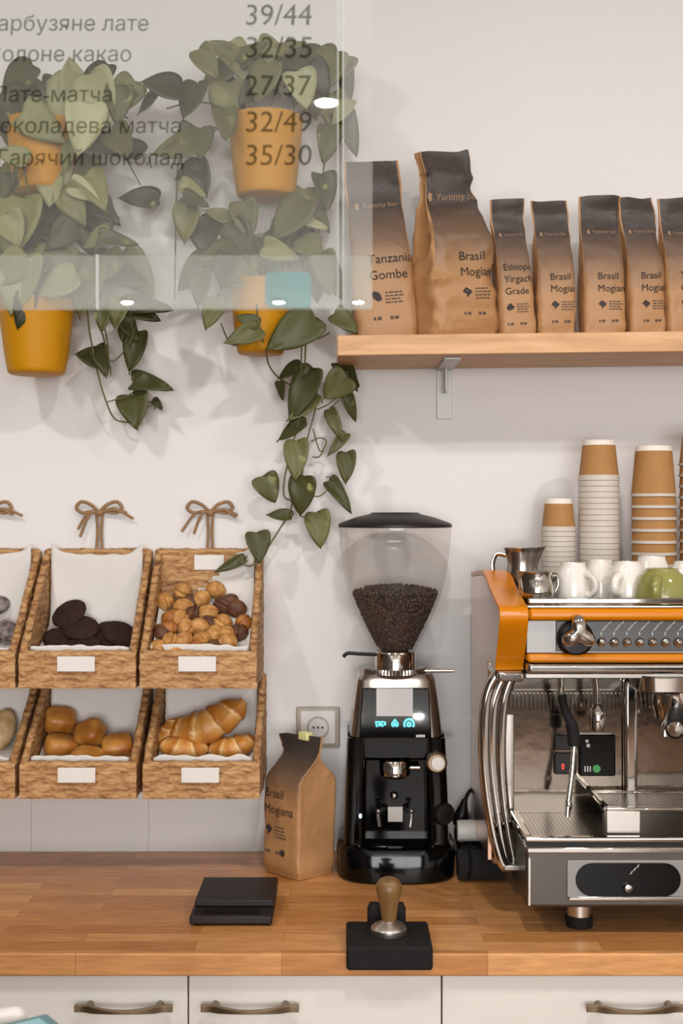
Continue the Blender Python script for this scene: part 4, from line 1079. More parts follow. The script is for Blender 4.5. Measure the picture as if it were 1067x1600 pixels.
# ------------------------------------------------------------------ espresso machine
XL, XR = 0.257, 1.045
e = empty('espresso_machine', (.65, -.30, CT), 'orange and chrome espresso machine on the worktop', 'espresso machine')
MB().box((XL+.0095, -.335, .965), (XR-.0095, -.05, 1.432)).build('housing', 'steel', e, bevel=.006)
MB().box((XL+.045, -.352, .965), (XR-.045, -.3355, 1.322)).build('splash_panel', 'mirror_steel', e, bevel=.001)
fin_out = [(-.06, 1.470), (-.25, 1.484), (-.30, 1.480), (-.40, 1.456), (-.505, 1.436), (-.520, 1.4236), (-.512, 1.400), (-.468, 1.340), (-.462, 1.326)]
fin_in = [(-.06, 1.462), (-.25, 1.475), (-.298, 1.471), (-.397, 1.448), (-.500, 1.4285), (-.511, 1.4215), (-.503, 1.399), (-.459, 1.339), (-.453, 1.326)]
for xa in (XL, XR-.047):
    fo_ = smoothline([(0, *q) for q in fin_out], 3); fi_ = smoothline([(0, *q) for q in fin_in], 3)
    fm = MB().rings([[(xa, a.y, a.z), (xa+.047, a.y, a.z), (xa+.047, b.y, b.z), (xa, b.y, b.z)] for a, b in zip(fo_, fi_)])
    fv = fm.build('side_fin', 'orange_paint', e, angle=50, bevel=.0015)
    sx_ = xa+.001 if xa == XL else xa+.038
    MB().prism([(sx_, y, z) for y, z in fin_in]+[(sx_, -.34, 1.326), (sx_, -.34, .975), (sx_, -.06, .975)], (.008, 0, 0)).build('side_panel', 'side_steel', e, bevel=.001)
    MB().box((xa+.001, -.482, 1.3085), (xa+.046, -.34, 1.3255)).build('fin_foot', 'chrome', e, bevel=.005, seg=3)
xa, xb = XL+.0485, XR-.0485
MB().box((xa, -.33, 1.4325), (xb, -.06, 1.4365)).box((xa, -.497, 1.4325), (xb, -.33, 1.4365)).build('cup_tray', 'steel', e, bevel=.001)
r = MB(); zr = 1.4455
r.box((xa+.001, -.503, zr-.006), (xb-.001, -.494, zr+.0035)).build('cup_rail', 'chrome', e, bevel=.002)
MB().box((xa, -.506, 1.4115), (xb, -.36, 1.432)).build('upper_bumper', 'orange_paint', e, bevel=.008, seg=4)
MB().box((xa, -.487, 1.357), (xb, -.36, 1.411)).build('control_panel', 'panel_grey', e, bevel=.001)
MB().box((xa, -.500, 1.3425), (xb, -.36, 1.3565)).build('lower_bumper', 'orange_paint', e, bevel=.005, seg=3)
MB().box((xa, -.496, 1.3225), (xb, -.36, 1.342)).build('chrome_strip', 'chrome', e, bevel=.007, seg=4)
MB().box((xa, -.47, 1.312), (xb, -.352, 1.322)).build('head_underside', 'brushed_steel', e, bevel=.002)
# control plates with buttons
Yc = -.488
for gx, nb in ((0, 7), (1, 7)):
    off = gx*.36
    a, b_ = P(868, 1018, Yc), P(1080, 970, Yc)
    cp = MB().box((a.x+off, Yc, a.z), (b_.x+off, Yc+.004, b_.z)).build('key_plate', 'panel_dark', e, bevel=.0015)
    bb = None
    for i in range(nb):
        q = P(939+20*i, 1003, Yc); q.x += off
        MB().lathe([(.0078, 0), (.0078, .003), (.0068, .007), (.004, .0095), (.0001, .0103)], q, 24, rot).build('button', 'chrome', cp)
    im = MB()
    for i in range(nb):
        q = P(939+20*i, 988, Yc); q.x += off; kk = PX(Yc)
        def st(x0, z0, x1, z1, w):
            d_ = Vector((x1-x0, 0, z1-z0)).normalized(); s_ = Vector((-d_.z, 0, d_.x))*w/2
            pp = [Vector((x0, 0, z0))-s_, Vector((x1, 0, z1))-s_, Vector((x1, 0, z1))+s_, Vector((x0, 0, z0))+s_]
            im.prism([q+Vector((v_.x*kk, -.0006, v_.z*kk)) for v_ in pp], (0, .0005, 0))
        st(0, -5, 0, 1, 1.6); st(2, 3, 10, 12, 2.2); st(11, 13, 16, 17, 2.0)
    im.build('icons', 'icon_grey', cp, smooth=False)
def lobes(r0, amp, n=48): return [(r0*(1+amp*math.cos(3*t-math.pi/2))*math.cos(t), r0*(1+amp*math.cos(3*t-math.pi/2))*math.sin(t)) for t in [2*math.pi*i/n for i in range(n)]]
for off in (0.0, .335):
    q = P(898, 997, -.49); q.x += off
    kb = MB().lathe([(.030, 0), (.030, .006), (.024, .012), (.0001, .013)], q, 36, rot).build('steam_knob', 'black_plastic', e)
    q2 = P(904, 990, -.52); q2.x += off; c = MB()
    rings = []
    for dy, sc in ((.016, .55), (.010, .9), (.002, 1.0), (-.006, .97), (-.011, .8), (-.014, .5)):
        rings.append([q2+Vector((x*sc, dy, -z*sc)) for x, z in lobes(.0225, .36)])
    c.rings(rings).build('knob_grip', 'chrome', kb, angle=50)
# curved side rails
def rail(pts, Y, r, name, m, off=0, sx=1):
    pp = [P(x, y, Y+d_) for x, y, d_ in pts]
    MB().tube(smoothline(pp, 7), r, 16, flat=1.0).build(name, m, e, angle=60)
rail([(781, 1046, 0), (764, 1075, 0), (757, 1115, 0), (756, 1180, 0), (761, 1240, 0), (771, 1300, 0), (783, 1343, 0), (792, 1356, 0)], -.44, .0095, 'side_rail', 'chrome')
rail([(790, 1050, 0), (775, 1085, 0), (769, 1120, 0), (768, 1185, 0), (774, 1245, 0), (783, 1305, 0), (792, 1345, 0), (798, 1357, 0)], -.425, .0095, 'side_rail', 'chrome')
rail([(800, 1056, 0), (788, 1090, 0), (783, 1140, 0), (783, 1200, 0), (788, 1260, 0), (796, 1310, 0), (803, 1345, 0)], -.40, .009, 'side_rail', 'chrome')
for y0 in (-.44, -.42):
    MB().tube(smoothline([(XR-.02, y0, 1.32), (XR+.005, y0, 1.25), (XR+.008, y0, 1.15), (XR-.005, y0, 1.03), (XR-.02, y0, .985)], 7), .0095, 16).build('side_rail', 'chrome', e)
MB().pbox(786, 1362, 820, 1352, -.45, -.36).build('rail_foot', 'brushed_steel', e, bevel=.003)
# back detail: ribbed strip, column, displays
v_ = MB(); a, b_ = P(784, 1117, -.356), P(985, 1078, -.356)
v_.box((a.x, -.3555, a.z), (b_.x+.4, -.3525, b_.z))
x = a.x+.012
while x < b_.x+.39:
    v_.box((x, -.3595, a.z+.008), (x+.0028, -.3555, b_.z-.006)); x += .0072
v_.build('ribbed_strip', 'mirror_steel', e, bevel=.0008)
q = P(985, 1060, -.365); q1 = P(985, 1247, -.365)
MB().box((q.x-.0115, -.372, q1.z), (q.x+.0115, -.353, q.z)).build('column', 'chrome', e, bevel=.006, seg=3)
a, b_ = P(905, 1213, -.362), P(962, 1148, -.362)
dsp = MB().box((a.x, -.362, a.z), (b_.x, -.353, b_.z)).build('touch_display', 'black_gloss', e, bevel=.003)
MB().lathe([(.0001, .001), (.0068, .001), (.0068, -.001)], P(932, 1201, -.363), 24, rot).build('green_key', 'green_button', dsp)
im = MB()
for x in (913, 917, 921): im.box(tuple(P(x, 1206, -.3632)), tuple(P(x+2, 1197, -.3625)))
im.ell(P(917, 1158, -.363), (.003, .0005, .003)).ell(P(919, 1165, -.363), (.0035, .0005, .0035))
im.build('icons', 'icon_grey', dsp, smooth=False)
a, b_ = P(868, 1212, -.37), P(903, 1178, -.37)
ds2 = MB().box((a.x, -.360, a.z), (b_.x, -.353, b_.z)).build('timer_display', 'dark_plastic', e, bevel=.002)
vs, fs = text_geo('0'); kk = .014
q = P(877, 1202, -.361); MB().add([q+Vector((v.x*kk*.8, 0, v.y*kk)) for v in vs], fs).build('digit', 'led_red', ds2, smooth=False)
a, b_ = P(868, 1174, -.37), P(903, 1150, -.37)
MB().box((a.x, -.360, a.z), (b_.x, -.353, b_.z)).build('switch_block', 'dark_plastic', e, bevel=.002)
# steam wand and hot water spout
wd = MB().tube(smoothline([P(876, 1052, -.43), P(876, 1072, -.43), P(877, 1090, -.43), P(884, 1112, -.435)], 6), .0055, 12).build('steam_wand', 'chrome', e)
MB().tube(smoothline([P(877, 1086, -.43), P(883, 1110, -.435), P(892, 1130, -.44), P(896, 1150, -.443), P(897, 1166, -.445)], 6), [.007]*6+[.008]*6+[.0105]*6+[.011]*6+[.008], 14).build('rubber_grip', 'black_rubber', wd)
MB().tube(smoothline([P(897, 1162, -.445), P(893, 1210, -.45), P(888, 1250, -.455), P(886, 1276, -.458)], 6), .0048, 12).ell(P(888, 1258, -.455), (.0062, .0062, .013)).build('wand_tube', 'chrome', wd)
MB().tube(smoothline([P(929, 1052, -.43), P(931, 1075, -.43), P(932, 1100, -.43)], 5), .006, 12).lathe([(.006, .0), (.0115, -.010), (.0135, -.022), (.0135, -.036), (.011, -.044), (.0001, -.044)], P(933, 1101, -.43), 24).build('water_spout', 'chrome', e)
# brewing groups with portafilters
for off in (0, .255):
    q = P(1052, 1050, -.435); q.x += off
    gh = MB().loft([(q.z-.002, q.x, -.425, .068, .062, 4), (q.z-.030, q.x, -.425, .066, .060, 4)], 48).build('group_head', 'chrome', e, bevel=.003, angle=30)
    MB().lathe([(.036, 0), (.036, -.02), (.033, -.034), (.03, -.046), (.012, -.05), (.0001, -.05)], (q.x, -.435, q.z-.0305), 40).build('filter_holder', 'chrome', gh)
    c0 = Vector((q.x, -.465, q.z-.055)); c1 = Vector((q.x-.031, -.565, q.z-.075)); ax = (c1-c0).normalized(); rm = ax.to_track_quat('Z', 'Y').to_matrix(); ln = (c1-c0).length
    MB().lathe([(.008, 0), (.009, .02), (.014, .03), (.0165, .05), (.0185, .075), (.0185, .09), (.016, ln)], c0, 28, rm, (True, True)).build('portafilter_handle', 'black_plastic', gh)
    MB().lathe([(.0135, 0), (.0135, .003), (.010, .007), (.0001, .008)], c1, 28, rm).build('handle_cap', 'chrome', gh)
    for sx in (-1, 1):
        MB().tube(smoothline([(q.x+sx*.006, -.435, q.z-.08), (q.x+sx*.014, -.437, q.z-.092), (q.x+sx*.016, -.438, q.z-.108)], 5), .0065, 12).build('spout', 'chrome', gh)
# drip tray
Yt = -.53; dx0 = P(822, 0, Yt).x; dx1 = XR-.042; zt = P(0, 1308, Yt).z; zbm = P(0, 1420, Yt).z
MB().box((dx0, Yt+.003, zbm), (dx1, -.345, zt-.016)).build('drip_box', 'dark_steel', e, bevel=.006, seg=3)
MB().box((dx0-.002, Yt-.001, zt-.0085), (dx1, Yt+.012, zt)).box((dx0-.002, Yt+.012, zt-.0085), (dx0+.012, -.345, zt)).box((dx1-.014, Yt+.012, zt-.0085), (dx1, -.345, zt)).build('tray_rim', 'chrome', e, bevel=.003, seg=3)
MB().box((dx0+.001, Yt-.002, P(0, 1333, Yt).z), (dx1, Yt+.05, P(0, 1324, Yt).z)).build('trim_strip', 'chrome', e, bevel=.002)
MB().box((dx0+.004, Yt+.004, P(0, 1324, Yt).z), (dx1-.004, -.36, zt-.0085)).build('shadow_gap', 'black_plastic', e)
# perforated tray plate
mm = bpy.data.materials.new('perforated'); nt = NT(mm); MAT['perforated'] = mm
nt.b.inputs['Metallic'].default_value = 1; nt.b.inputs['Roughness'].default_value = .3
v3 = coords(nt, (1, 1, 1)); vo = nt.new('ShaderNodeTexVoronoi', voronoi_dimensions='2D', i_Scale=150.0); vo.inputs['Randomness'].default_value = 0; nt.link(v3, vo.inputs['Vector'])
nt.link(ramp(nt, vo.outputs['Distance'], [(.30, '#1a1715'), (.36, '#8d8479')]), nt.b.inputs['Base Color'])
MB().box((dx0+.0125, Yt+.0125, zt-.006), (dx1-.0145, -.353, zt-.003)).build('tray_plate', 'perforated', e, smooth=False)
# raised cup stand
a = P(945, 1262, -.47); cs0, cs1 = a.x, dx1-.03; zs = P(0, 1262, -.50).z
MB().box((cs0-.004, -.500, zs-.006), (cs1, -.492, zs)).box((cs0-.004, -.492, zs-.006), (cs0+.004, -.37, zs)).box((cs0-.004, -.378, zs-.006), (cs1, -.37, zs)).build('cup_stand_frame', 'chrome', e, bevel=.002)
MB().box((cs0+.0045, -.4915, zs-.005), (cs1-.002, -.3785, zs-.002)).build('cup_stand_plate', 'perforated', e, smooth=False)
MB().box((cs0-.003, -.499, zt-.002), (cs0+.052, -.4935, zs-.006)).build('cup_stand_leg', 'satin_steel', e, bevel=.001)
MB().box((cs1-.05, -.499, zt-.002), (cs1, -.4935, zs-.006)).build('cup_stand_leg', 'satin_steel', e, bevel=.001)
MB().tube([P(960, 1258, -.385), P(1010, 1258, -.385)], .006, 10).build('stand_hinge', 'chrome', e)
# front panel
a, b_ = P(886, 1402, Yt), P(1084, 1344, Yt)
fp = MB().box((a.x, Yt-.001, a.z), (b_.x+.25, Yt+.003, b_.z)).build('front_panel', 'panel_grey', e, bevel=.001)
MB().pbox(888, 1408, 1330, 1401, Yt-.004, Yt+.004).build('lower_strip', 'chrome', e, bevel=.002)
cx, cz = P(981, 1374, Yt).x, P(981, 1374, Yt).z; kk = PX(Yt); poly = []
for i in range(17):
    t_ = -math.pi/2+math.pi*i/16; poly.append((cx+(56+26*math.cos(t_))*kk, cz+26*kk*math.sin(t_)))
for i in range(17):
    t_ = math.pi/2+math.pi*i/16; poly.append((cx+(-56+26*math.cos(t_))*kk, cz+26*kk*math.sin(t_)))
bp_ = MB().prism([(x, Yt-.003, z) for x, z in poly], (0, .0018, 0)).build('badge_plate', 'black_gloss', fp, bevel=.0006)
MB().lathe([(.0075, 0), (.0075, .003), (.006, .006), (.0001, .0075)], P(981, 1387, Yt-.003), 24, rot).build('drain_button', 'chrome', bp_)
im = MB(); q = P(984, 1366, Yt-.0035)
for i in range(3):
    im.prism([q+Vector(((a_+i*5)*kk, 0, (b2+i*5)*kk)) for a_, b2 in ((0, 0), (2, 0), (5, 5), (3, 5))], (0, .0004, 0))
im.build('icons', 'icon_grey', bp_, smooth=False)
MB().box((dx0+.003, Yt+.001, zbm+.004), (dx0+.008, Yt+.0035, P(0, 1340, Yt).z)).build('edge_strip', 'chrome', e, bevel=.001)
for fx, fy in ((P(904, 0, -.46).x, -.465), (.93, -.465), (P(904, 0, -.46).x, -.10), (.93, -.10)):
    z1 = zbm if fy < -.3 else .966
    ft = MB().lathe([(.0205, CT+.019), (.0205, z1)], (fx, fy, 0), 28, None, (True, True)).build('foot', 'satin_steel', e)
    MB().lathe([(.022, CT+.0005), (.0225, CT+.004), (.0225, CT+.018), (.0205, CT+.019)], (fx, fy, 0), 28, None, (True, True)).build('rubber_foot', 'black_rubber', ft)

# ------------------------------------------------------------------ cups and jugs on the machine
TZ = 1.4369
def turned_cup(name, prof, handle, m, label, loc, rz, cat='cup', group='upturned coffee cups'):
    r = empty(name, (0, 0, 0), label, cat, group)
    MB().lathe(prof, (0, 0, 0), 40).build('bowl', m, r, angle=40)
    if handle: MB().tube(smoothline(handle[0], 7), handle[1], 10, flat=handle[2] if len(handle) > 2 else 1).build('handle', m, r)
    r.location = loc; r.rotation_euler = (0, 0, R(rz)); return r
def espresso_prof(R_, H, rb):   # upside down: rim at the bottom, foot ring on top
    return [(R_-.003, .0), (R_, .0006), (R_*.985, H*.3), (R_*.92, H*.6), (R_*.80, H*.82), (rb, H*.93), (rb, H), (rb-.004, H), (rb-.005, H*.965), (.0005, H*.965)]
def hnd(R_, H): return ([(R_*.95, 0, H*.22), (R_*1.25, 0, H*.18), (R_*1.55, 0, H*.34), (R_*1.5, 0, H*.55), (R_*1.15, 0, H*.66), (R_*.86, 0, H*.68)], .0045, 1.5)
cups = [(895, -.40, .031, .066, .021, -50, 'cream cup upside down on the machine, next to the small steel jug'), (938, -.33, .030, .068, .021, 200, 'cream cup upside down set back behind its two cream neighbours'), (980, -.40, .033, .068, .022, 235, 'cream cup upside down with its handle towards the left, beside the green cup'),
        (1018, -.31, .035, .074, .024, 60, 'cream cup upside down behind the green cup'), (1072, -.34, .032, .066, .021, 30, 'cream cup upside down at the right picture edge')]
for px, Y, R_, H, rb, rz, lab in cups:
    q = P(px, 0, Y); turned_cup('espresso_cup', espresso_prof(R_, H, rb), hnd(R_, H), 'cream_ceramic', lab, (q.x, Y, TZ), rz)
q = P(1036, 0, -.45)
turned_cup('cappuccino_cup', [(.044, 0), (.047, .0006), (.0465, .014), (.0435, .030), (.038, .046), (.028, .0535), (.027, .058), (.023, .058), (.022, .054), (.0005, .054)],
           ([(.048, 0, .012), (.058, 0, .010), (.066, 0, .022), (.063, 0, .036), (.050, 0, .044), (.038, 0, .046)], .005, 1.5), 'green_ceramic', 'green cup upside down at the front of the machine top', (q.x, -.442, TZ), -112)
# saucers
o = MB().lathe([(.0005, .004), (.022, .004), (.024, 0), (.027, 0), (.040, .009), (.047, .0125), (.046, .0145), (.024, .008), (.0005, .007)], (0, 0, 0), 40).build('saucer', 'cream_ceramic', None, angle=40)
o.location = (P(850, 0, -.26).x, -.255, TZ+.028); tag(o, 'cream saucer lying on an upturned glass rest behind the small steel jug', 'saucer')
ob = MB().lathe([(.030, 0), (.031, .001), (.029, .020), (.026, .027), (.0005, .0275)], (0, 0, 0), 32).build('espresso_bowl', 'cream_ceramic', None, angle=40)
ob.location = (P(850, 0, -.26).x, -.255, TZ); tag(ob, 'low cream bowl upside down under the saucer', 'bowl'); o['label'] = 'cream saucer lying on an upturned bowl behind the small steel jug'
# milk jugs
def jug(name, prof, hp, hr, spout, label, loc, rz, m='steel'):
    r = empty(name, (0, 0, 0), label, 'jug', 'steel milk jugs')
    mb = MB(); rings = []; n = 40
    for i, (ra, z) in enumerate(prof):
        ring = []
        for j in range(n):
            t = 2*math.pi*j/n; k_ = max(0, math.cos(t-math.pi))**10*spout*max(0, (z/prof[len(prof)//2][1]-.55))
            ring.append(Vector(((ra+k_)*math.cos(t), (ra+k_*.0)*math.sin(t), z+(k_*.35))))
        rings.append(ring)
    mb.rings(rings, (True, True)).build('body', m, r, angle=50)
    MB().tube(smoothline(hp, 7), hr, 10, flat=1.6).build('handle', m, r)
    r.location = loc; r.rotation_euler = (0, 0, R(rz)); return r
q = P(815, 0, -.28)
jug('milk_jug', [(.029, 0), (.031, .003), (.031, .02), (.028, .045), (.026, .058), (.029, .078), (.033, .088), (.0318, .088), (.025, .058), (.029, .02), (.027, .004)], [(.028, 0, .074), (.045, 0, .076), (.052, 0, .055), (.045, 0, .028), (.030, 0, .02)], .0032, .02,
    'taller steel milk jug at the back left corner of the machine top', (q.x, -.28, TZ), 172, 'steel')
q = P(838, 0, -.43)
jug('milk_jug', [(.024, 0), (.027, .003), (.030, .014), (.030, .026), (.0265, .038), (.025, .044), (.028, .052), (.0268, .052), (.024, .044), (.028, .02), (.022, .004)], [(.026, 0, .046), (.036, 0, .046), (.040, 0, .032), (.035, 0, .018), (.0285, 0, .014)], .0032, .012,
    'small round steel jug at the front left of the machine top', (q.x, -.43, TZ), 8, 'chrome')

# paper cup stacks
def paper_cup(rt, rb, h, lip, name='paper_cup'):
    r = empty(name, (0, 0, 0))
    wall = .0005
    MB().lathe([(rb, lip), (rt, h-.010), (rt-wall, h-.010), (rb-wall, lip)], (0, 0, 0), 40).build('body', 'kraft_cup', r, angle=50)
    MB().lathe([(rb-wall, 0), (rb+.0014, .0004), (rb+.0016, lip-.0006), (rb, lip), (rb-wall, lip-.0004)], (0, 0, 0), 40).build('rim', 'cup_white_shaded', r, angle=60)
    MB().lathe([(rt, h-.010), (rt-.0016, h-.001), (rt-.003, h), (rt-.0045, h), (rt-.005, h-.004), (.0005, h-.004)], (0, 0, 0), 40).build('base', 'cup_white', r, angle=50)
    return r
GAP = .00012
def stack(px, Y, ytop, rt, rb, h, lip, pitch, where):
    q = P(px, ytop, Y); top = q.z; n = int((top-h-TZ)/pitch)+1
    proto = paper_cup(rt, rb, h, lip); zb = top-h
    for i in range(n):
        z = zb-i*pitch
        if z < TZ: break
        o = proto if i == 0 else copy_tree(proto)
        o.location = (q.x, Y, z)
        nth = ['topmost', 'second', 'third', 'fourth', 'fifth', 'sixth', 'seventh', 'eighth', 'ninth', 'tenth', 'eleventh', 'twelfth', 'thirteenth', 'fourteenth', 'fifteenth', 'sixteenth', 'seventeenth', 'eighteenth', 'nineteenth', 'twentieth'][min(i, 19)]
        lab = f'brown paper cup with white base, topmost of {where}' if i == 0 else f'upturned paper cup, {nth} from top of {where}'
        tag(o, lab, 'paper cup', 'stacked paper cups')
kc = PX(-.12)
stack(872.5, -.12, 779, 21.5*kc, 25.5*kc, 51*kc, .0095, .0097, 'the shortest stack with close white rims')
stack(935.5, -.12, 688, 25.5*kc, 30.5*kc, 63*kc, .0108, .0110, 'the tall narrow stack with close white rims')
kc = PX(-.14)
stack(1021, -.14, 697, 28.5*kc, 34*kc, 79*kc, .0060, .0225, 'the tall striped stack')
stack(1096, -.14, 668, 28.5*kc, 34*kc, 60*kc, .0050, .0210, 'the striped stack at the right picture edge')

# ------------------------------------------------------------------ things between grinder and machine
tw = MB(); ax = 0.255; c0 = P(738, 1358, -.20); yy = -.20; zc = CT+.031; ring = []
def spiral(x, w=1.0):
    pts = []
    for i in range(60):
        t = i/59; a = -math.pi/2-t*4.2*math.pi; r = .030*(1-.62*t)
        pts.append(Vector((x, yy+r*1.15*math.cos(a), zc+r*math.sin(a))))
    return pts
def thick(pts, th=.0032):
    out = []; inn = []
    for p in pts:
        d_ = Vector((0, p.y-yy, p.z-zc)).normalized(); out.append(p); inn.append(p-d_*th)
    return out+inn[::-1]
xs = [P(711, 0, -.20).x+.004, P(711, 0, -.2).x+.03, .235, .30]
rings = []
for i, x in enumerate(xs):
    rings.append(thick([p+Vector((0.004*noise.noise(p*40), 0, 0)) for p in spiral(x)]))
tw.rings(rings)
tag(tw.build('rolled_towel', 'towel_black', None, loc=(.24, yy, CT), angle=60), 'rolled black towel on the worktop between grinder and machine', 'towel')
fo = MB(); 
fo.loft([(CT+.0008, .272, -.118, .044, .036, 4), (CT+.014, .272, -.118, .046, .038, 4), (CT+.034, .272, -.118, .043, .036, 4), (CT+.044, .27, -.118, .036, .030, 3)], 40)
fo.v = [v+Vector((0, 0, .004*noise.noise(v*40))) if v.z > CT+.01 else v for v in fo.v]
tag(fo.build('folded_towel', 'towel_black', None, loc=(.272, -.118, CT), angle=60), 'folded black towel heap behind the rolled towel', 'towel')
q = P(738, 1306, -.115); tb = empty('plastic_tub', (q.x, -.115, CT+.05), 'white plastic tub lying on the black towel beside the machine', 'tub')
rx = Matrix.Rotation(math.pi/2, 3, 'Y')
zq = CT+.05+.021
MB().lathe([(.001, -.030), (.019, -.030), (.0205, -.026), (.0205, .012), (.0195, .014)], (q.x, -.115, zq), 32, rx).build('body', 'white_plastic', tb)
MB().lathe([(.0195, .0145), (.021, .016), (.021, .030), (.018, .032), (.001, .032)], (q.x, -.115, zq), 32, rx).build('lid', 'white_plastic', tb)
pc = empty('power_cord', P(722, 1280, -.06), 'black power plug and looping cord between grinder and machine', 'cord')
MB().tube(smoothline([P(726, 1258, -.06), P(729, 1244, -.06), P(737, 1234, -.06), P(746, 1240, -.055), P(752, 1262, -.05), P(756, 1300, -.045), P(762, 1340, -.045), (.30, -.040, CT+.006)], 7), .0038, 10).build('cord', 'black_rubber', pc)
MB().lathe([(.0001, .026), (.005, .025), (.008, .012), (.014, -.004), (.016, -.02), (.012, -.028), (.0001, -.028)], P(722, 1268, -.06), 20, Matrix.Rotation(R(12), 3, 'Y')).build('plug', 'black_plastic', pc)
MB().tube(smoothline([P(716, 1285, -.055), P(712, 1300, -.05), P(716, 1330, -.04), (.20, -.028, CT+.006), (.24, -.026, CT+.0045)], 6), .0038, 10).build('cord_tail', 'black_rubber', pc)

# ------------------------------------------------------------------ glass menu board
GYp = -1.30
sg = empty('menu_sign', P(280, 482, GYp), 'hanging clear glass menu sign with printed drink prices', 'sign')
a = P(582, 482, GYp); xl = -1.0; ztp = 2.52
b_ = P(529, 482, GYp); c_ = P(536, 482, GYp)
MB().box((xl, GYp, a.z), (b_.x, GYp+.004, ztp)).build('front_pane', 'sign_glass', sg, smooth=False)
MB().box((c_.x, GYp+.001, a.z), (a.x, GYp+.005, ztp)).build('side_pane', 'sign_side', sg, smooth=False)
for pxe in (528, 536):
    q = P(pxe, 482, GYp+.014)
    MB().box((q.x-.0006, GYp+.0045, a.z+.004), (q.x+.0006, GYp+.012, ztp)).build('edge_strip', 'sign_edge', sg, smooth=False)
q0, q1 = P(-200, 482, GYp), P(151, 396, GYp)
MB().box((xl, GYp+.010, a.z), (a.x-.002, GYp+.012, P(0, 396, GYp).z)).build('lower_band', 'sign_band', sg, smooth=False)
q1 = P(150, 396, GYp)
MB().box((q1.x-.0012, GYp+.005, a.z), (q1.x+.0012, GYp+.0095, q1.z)).build('band_joint', 'sign_edge', sg, smooth=False)
st_ = MB()  # painted reflection: teal tinted patch set into the sign glass
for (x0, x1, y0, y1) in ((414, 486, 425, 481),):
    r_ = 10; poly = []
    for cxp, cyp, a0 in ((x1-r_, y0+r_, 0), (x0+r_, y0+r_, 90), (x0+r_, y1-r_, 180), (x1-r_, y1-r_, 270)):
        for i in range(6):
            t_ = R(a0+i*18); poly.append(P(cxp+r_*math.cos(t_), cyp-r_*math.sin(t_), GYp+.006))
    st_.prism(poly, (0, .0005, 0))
s_ = st_.build('glass_reflection', 'teal_reflection', sg, smooth=False); s_['label'] = 'pale teal rounded square reflection painted on the glass'
for hx in (-.8, -.12):
    MB().tube([(hx, GYp+.012, ztp-.03), (hx, GYp+.012, ZC-.001)], .003, 8).build('hanger', 'steel', sg)
vs, fs = text_geo('арбузяне лате'); wref = max(v.x for v in vs); size = 236*PX(GYp-.001)/wref
rowsT = [('Гарбузяне лате', 232, 48, '39/44', 39), ('Солоне какао', 205, 96, '32/35', 90), ('Лате-матча', 175, 159, '27/37', 149), ('Шоколадева матча', 282, 208, '32/49', 206), ('Гарячий шоколад', 287, 258, '35/30', 258)]
def addtext(mb, s, x_right, x_left, y, sz=None):
    vs, fs = text_geo(s, 0.06); w_ = max(v.x for v in vs); k_ = PX(GYp-.001)
    sx = sz if sz else (x_right-x_left)*k_/w_
    sy = sz if sz else sx
    o_ = P(x_right, y, GYp-.001)-Vector((w_*sx, 0, 0))
    mb.add([o_+Vector((v.x*sx, 0, v.y*sy)) for v in vs], fs)
for nme, xr, yb, prc, yp in rowsT:
    mb = MB(); addtext(mb, nme, xr, None, yb, size); mb.build('item_lettering', 'sign_ink', sg, smooth=False)
    mb = MB(); addtext(mb, prc, 487, 381, yp); mb.build('price_lettering', 'sign_ink', sg, smooth=False)

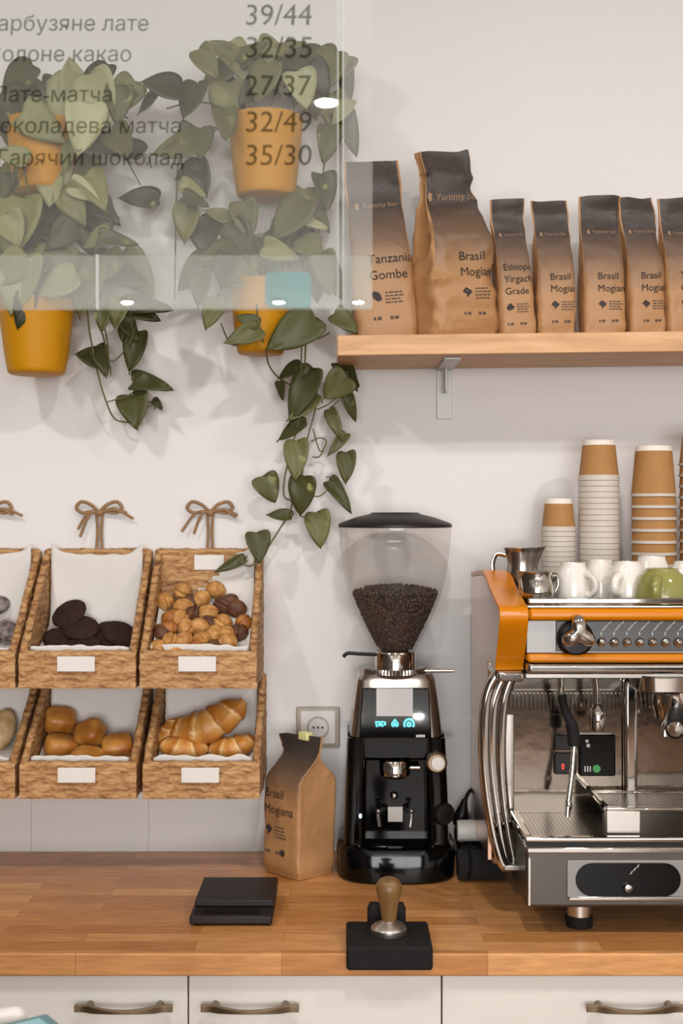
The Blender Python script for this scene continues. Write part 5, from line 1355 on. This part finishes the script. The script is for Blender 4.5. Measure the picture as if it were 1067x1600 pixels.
# ------------------------------------------------------------------ bar in front with two things on it
BZ = 1.03
bar = empty('high_table', (-.62, -1.45, 0), 'small dark high table below the lower left picture edge', 'table')
MB().box((-.95, -1.62, BZ-.03), (-.28, -1.235, BZ)).build('top', 'bar_wood', bar, bevel=.003)
for lx in (-.92, -.31):
    for ly in (-1.59, -1.265):
        MB().box((lx-.015, ly-.015, 0), (lx+.015, ly+.015, BZ-.0305)).build('leg', 'bar_wood', bar, bevel=.002)
q = P(73, 1579, -1.262)
bx_ = empty('teal_box', (0, 0, 0), 'teal box with light lid corner at the lower left picture edge', 'box')
w_ = .095; hh = q.z-BZ
MB().box((-w_/2, -w_/2, .0005), (w_/2, w_/2, hh-.002)).build('body', 'teal_box', bx_, bevel=.003)
MB().box((-w_/2+.013, -w_/2+.013, hh-.0018), (w_/2-.013, w_/2-.013, hh)).build('lid_inset', 'teal_light', bx_, bevel=.0008)
ang = 36; cdir = Matrix.Rotation(R(ang), 3, 'Z') @ Vector((w_/2, w_/2, 0))
bx_.location = (q.x-cdir.x, -1.262-cdir.y, BZ); bx_.rotation_euler = (0, 0, R(ang))
k = PX(-1.25); tip = P(24, 1593, -1.25); low = Vector((P(-70, 0, -1.25).x, -1.25, BZ+.0135)); d_ = (tip-low).normalized()
prl = [low, low+d_*.002]+[low.lerp(tip, t) for t in (.2, .4, .6, .8, 1.0)]+[tip+d_*.006, tip+d_*.010, tip+d_*.0125]
rl = MB().tube(prl, [.011, .013]+[.0135]*5+[.0115, .008, .002], 24)
tag(rl.build('paper_roll', 'white_plastic', None, loc=low, angle=60), 'white rounded roll at the lower left corner beside the teal box', 'roll')

# ------------------------------------------------------------------ ceiling downlights
lamps = [(-1.05, -1.45), (.12, -1.62), (1.25, -1.45), (-.043, -3.66), (-1.3, -3.66), (1.3, -3.66), (-1.2, -7.14), (-.35, -7.14), (.57, -7.14), (.094, -7.14), (1.9, -5.4)]
protos = {}
names = ['near the sign', 'above the worktop centre', 'above the espresso machine', 'behind the camera centre', 'behind the camera left', 'behind the camera right', 'by the window far left', 'by the window left', 'by the window right', 'by the window centre', 'mid room right']
for (x, y), nme in zip(lamps, names):
    far = y < -2.5
    if far not in protos:
        o = protos[far] = empty('ceiling_lamp', (0, 0, 0))
        f_ = .62 if far else 1.0
        MB().lathe([(r_*f_, z_*f_) for r_, z_ in [(.055, -.002), (.075, -.002), (.077, -.022), (.068, -.026), (.058, -.020), (.055, -.012)]], (0, 0, 0), 40).build('ring', 'ceiling_white', o)
        MB().lathe([(r_*f_, z_*f_) for r_, z_ in [(.0005, -.040), (.03, -.038), (.050, -.032), (.0545, -.024)]], (0, 0, 0), 40).build('diffuser', 'lamp_glow_far' if far else 'lamp_glow', o)
    else: o = copy_tree(protos[far])
    o.location = (x, y, ZC); tag(o, f'round white ceiling lamp {nme}', 'lamp', 'ceiling lamps')
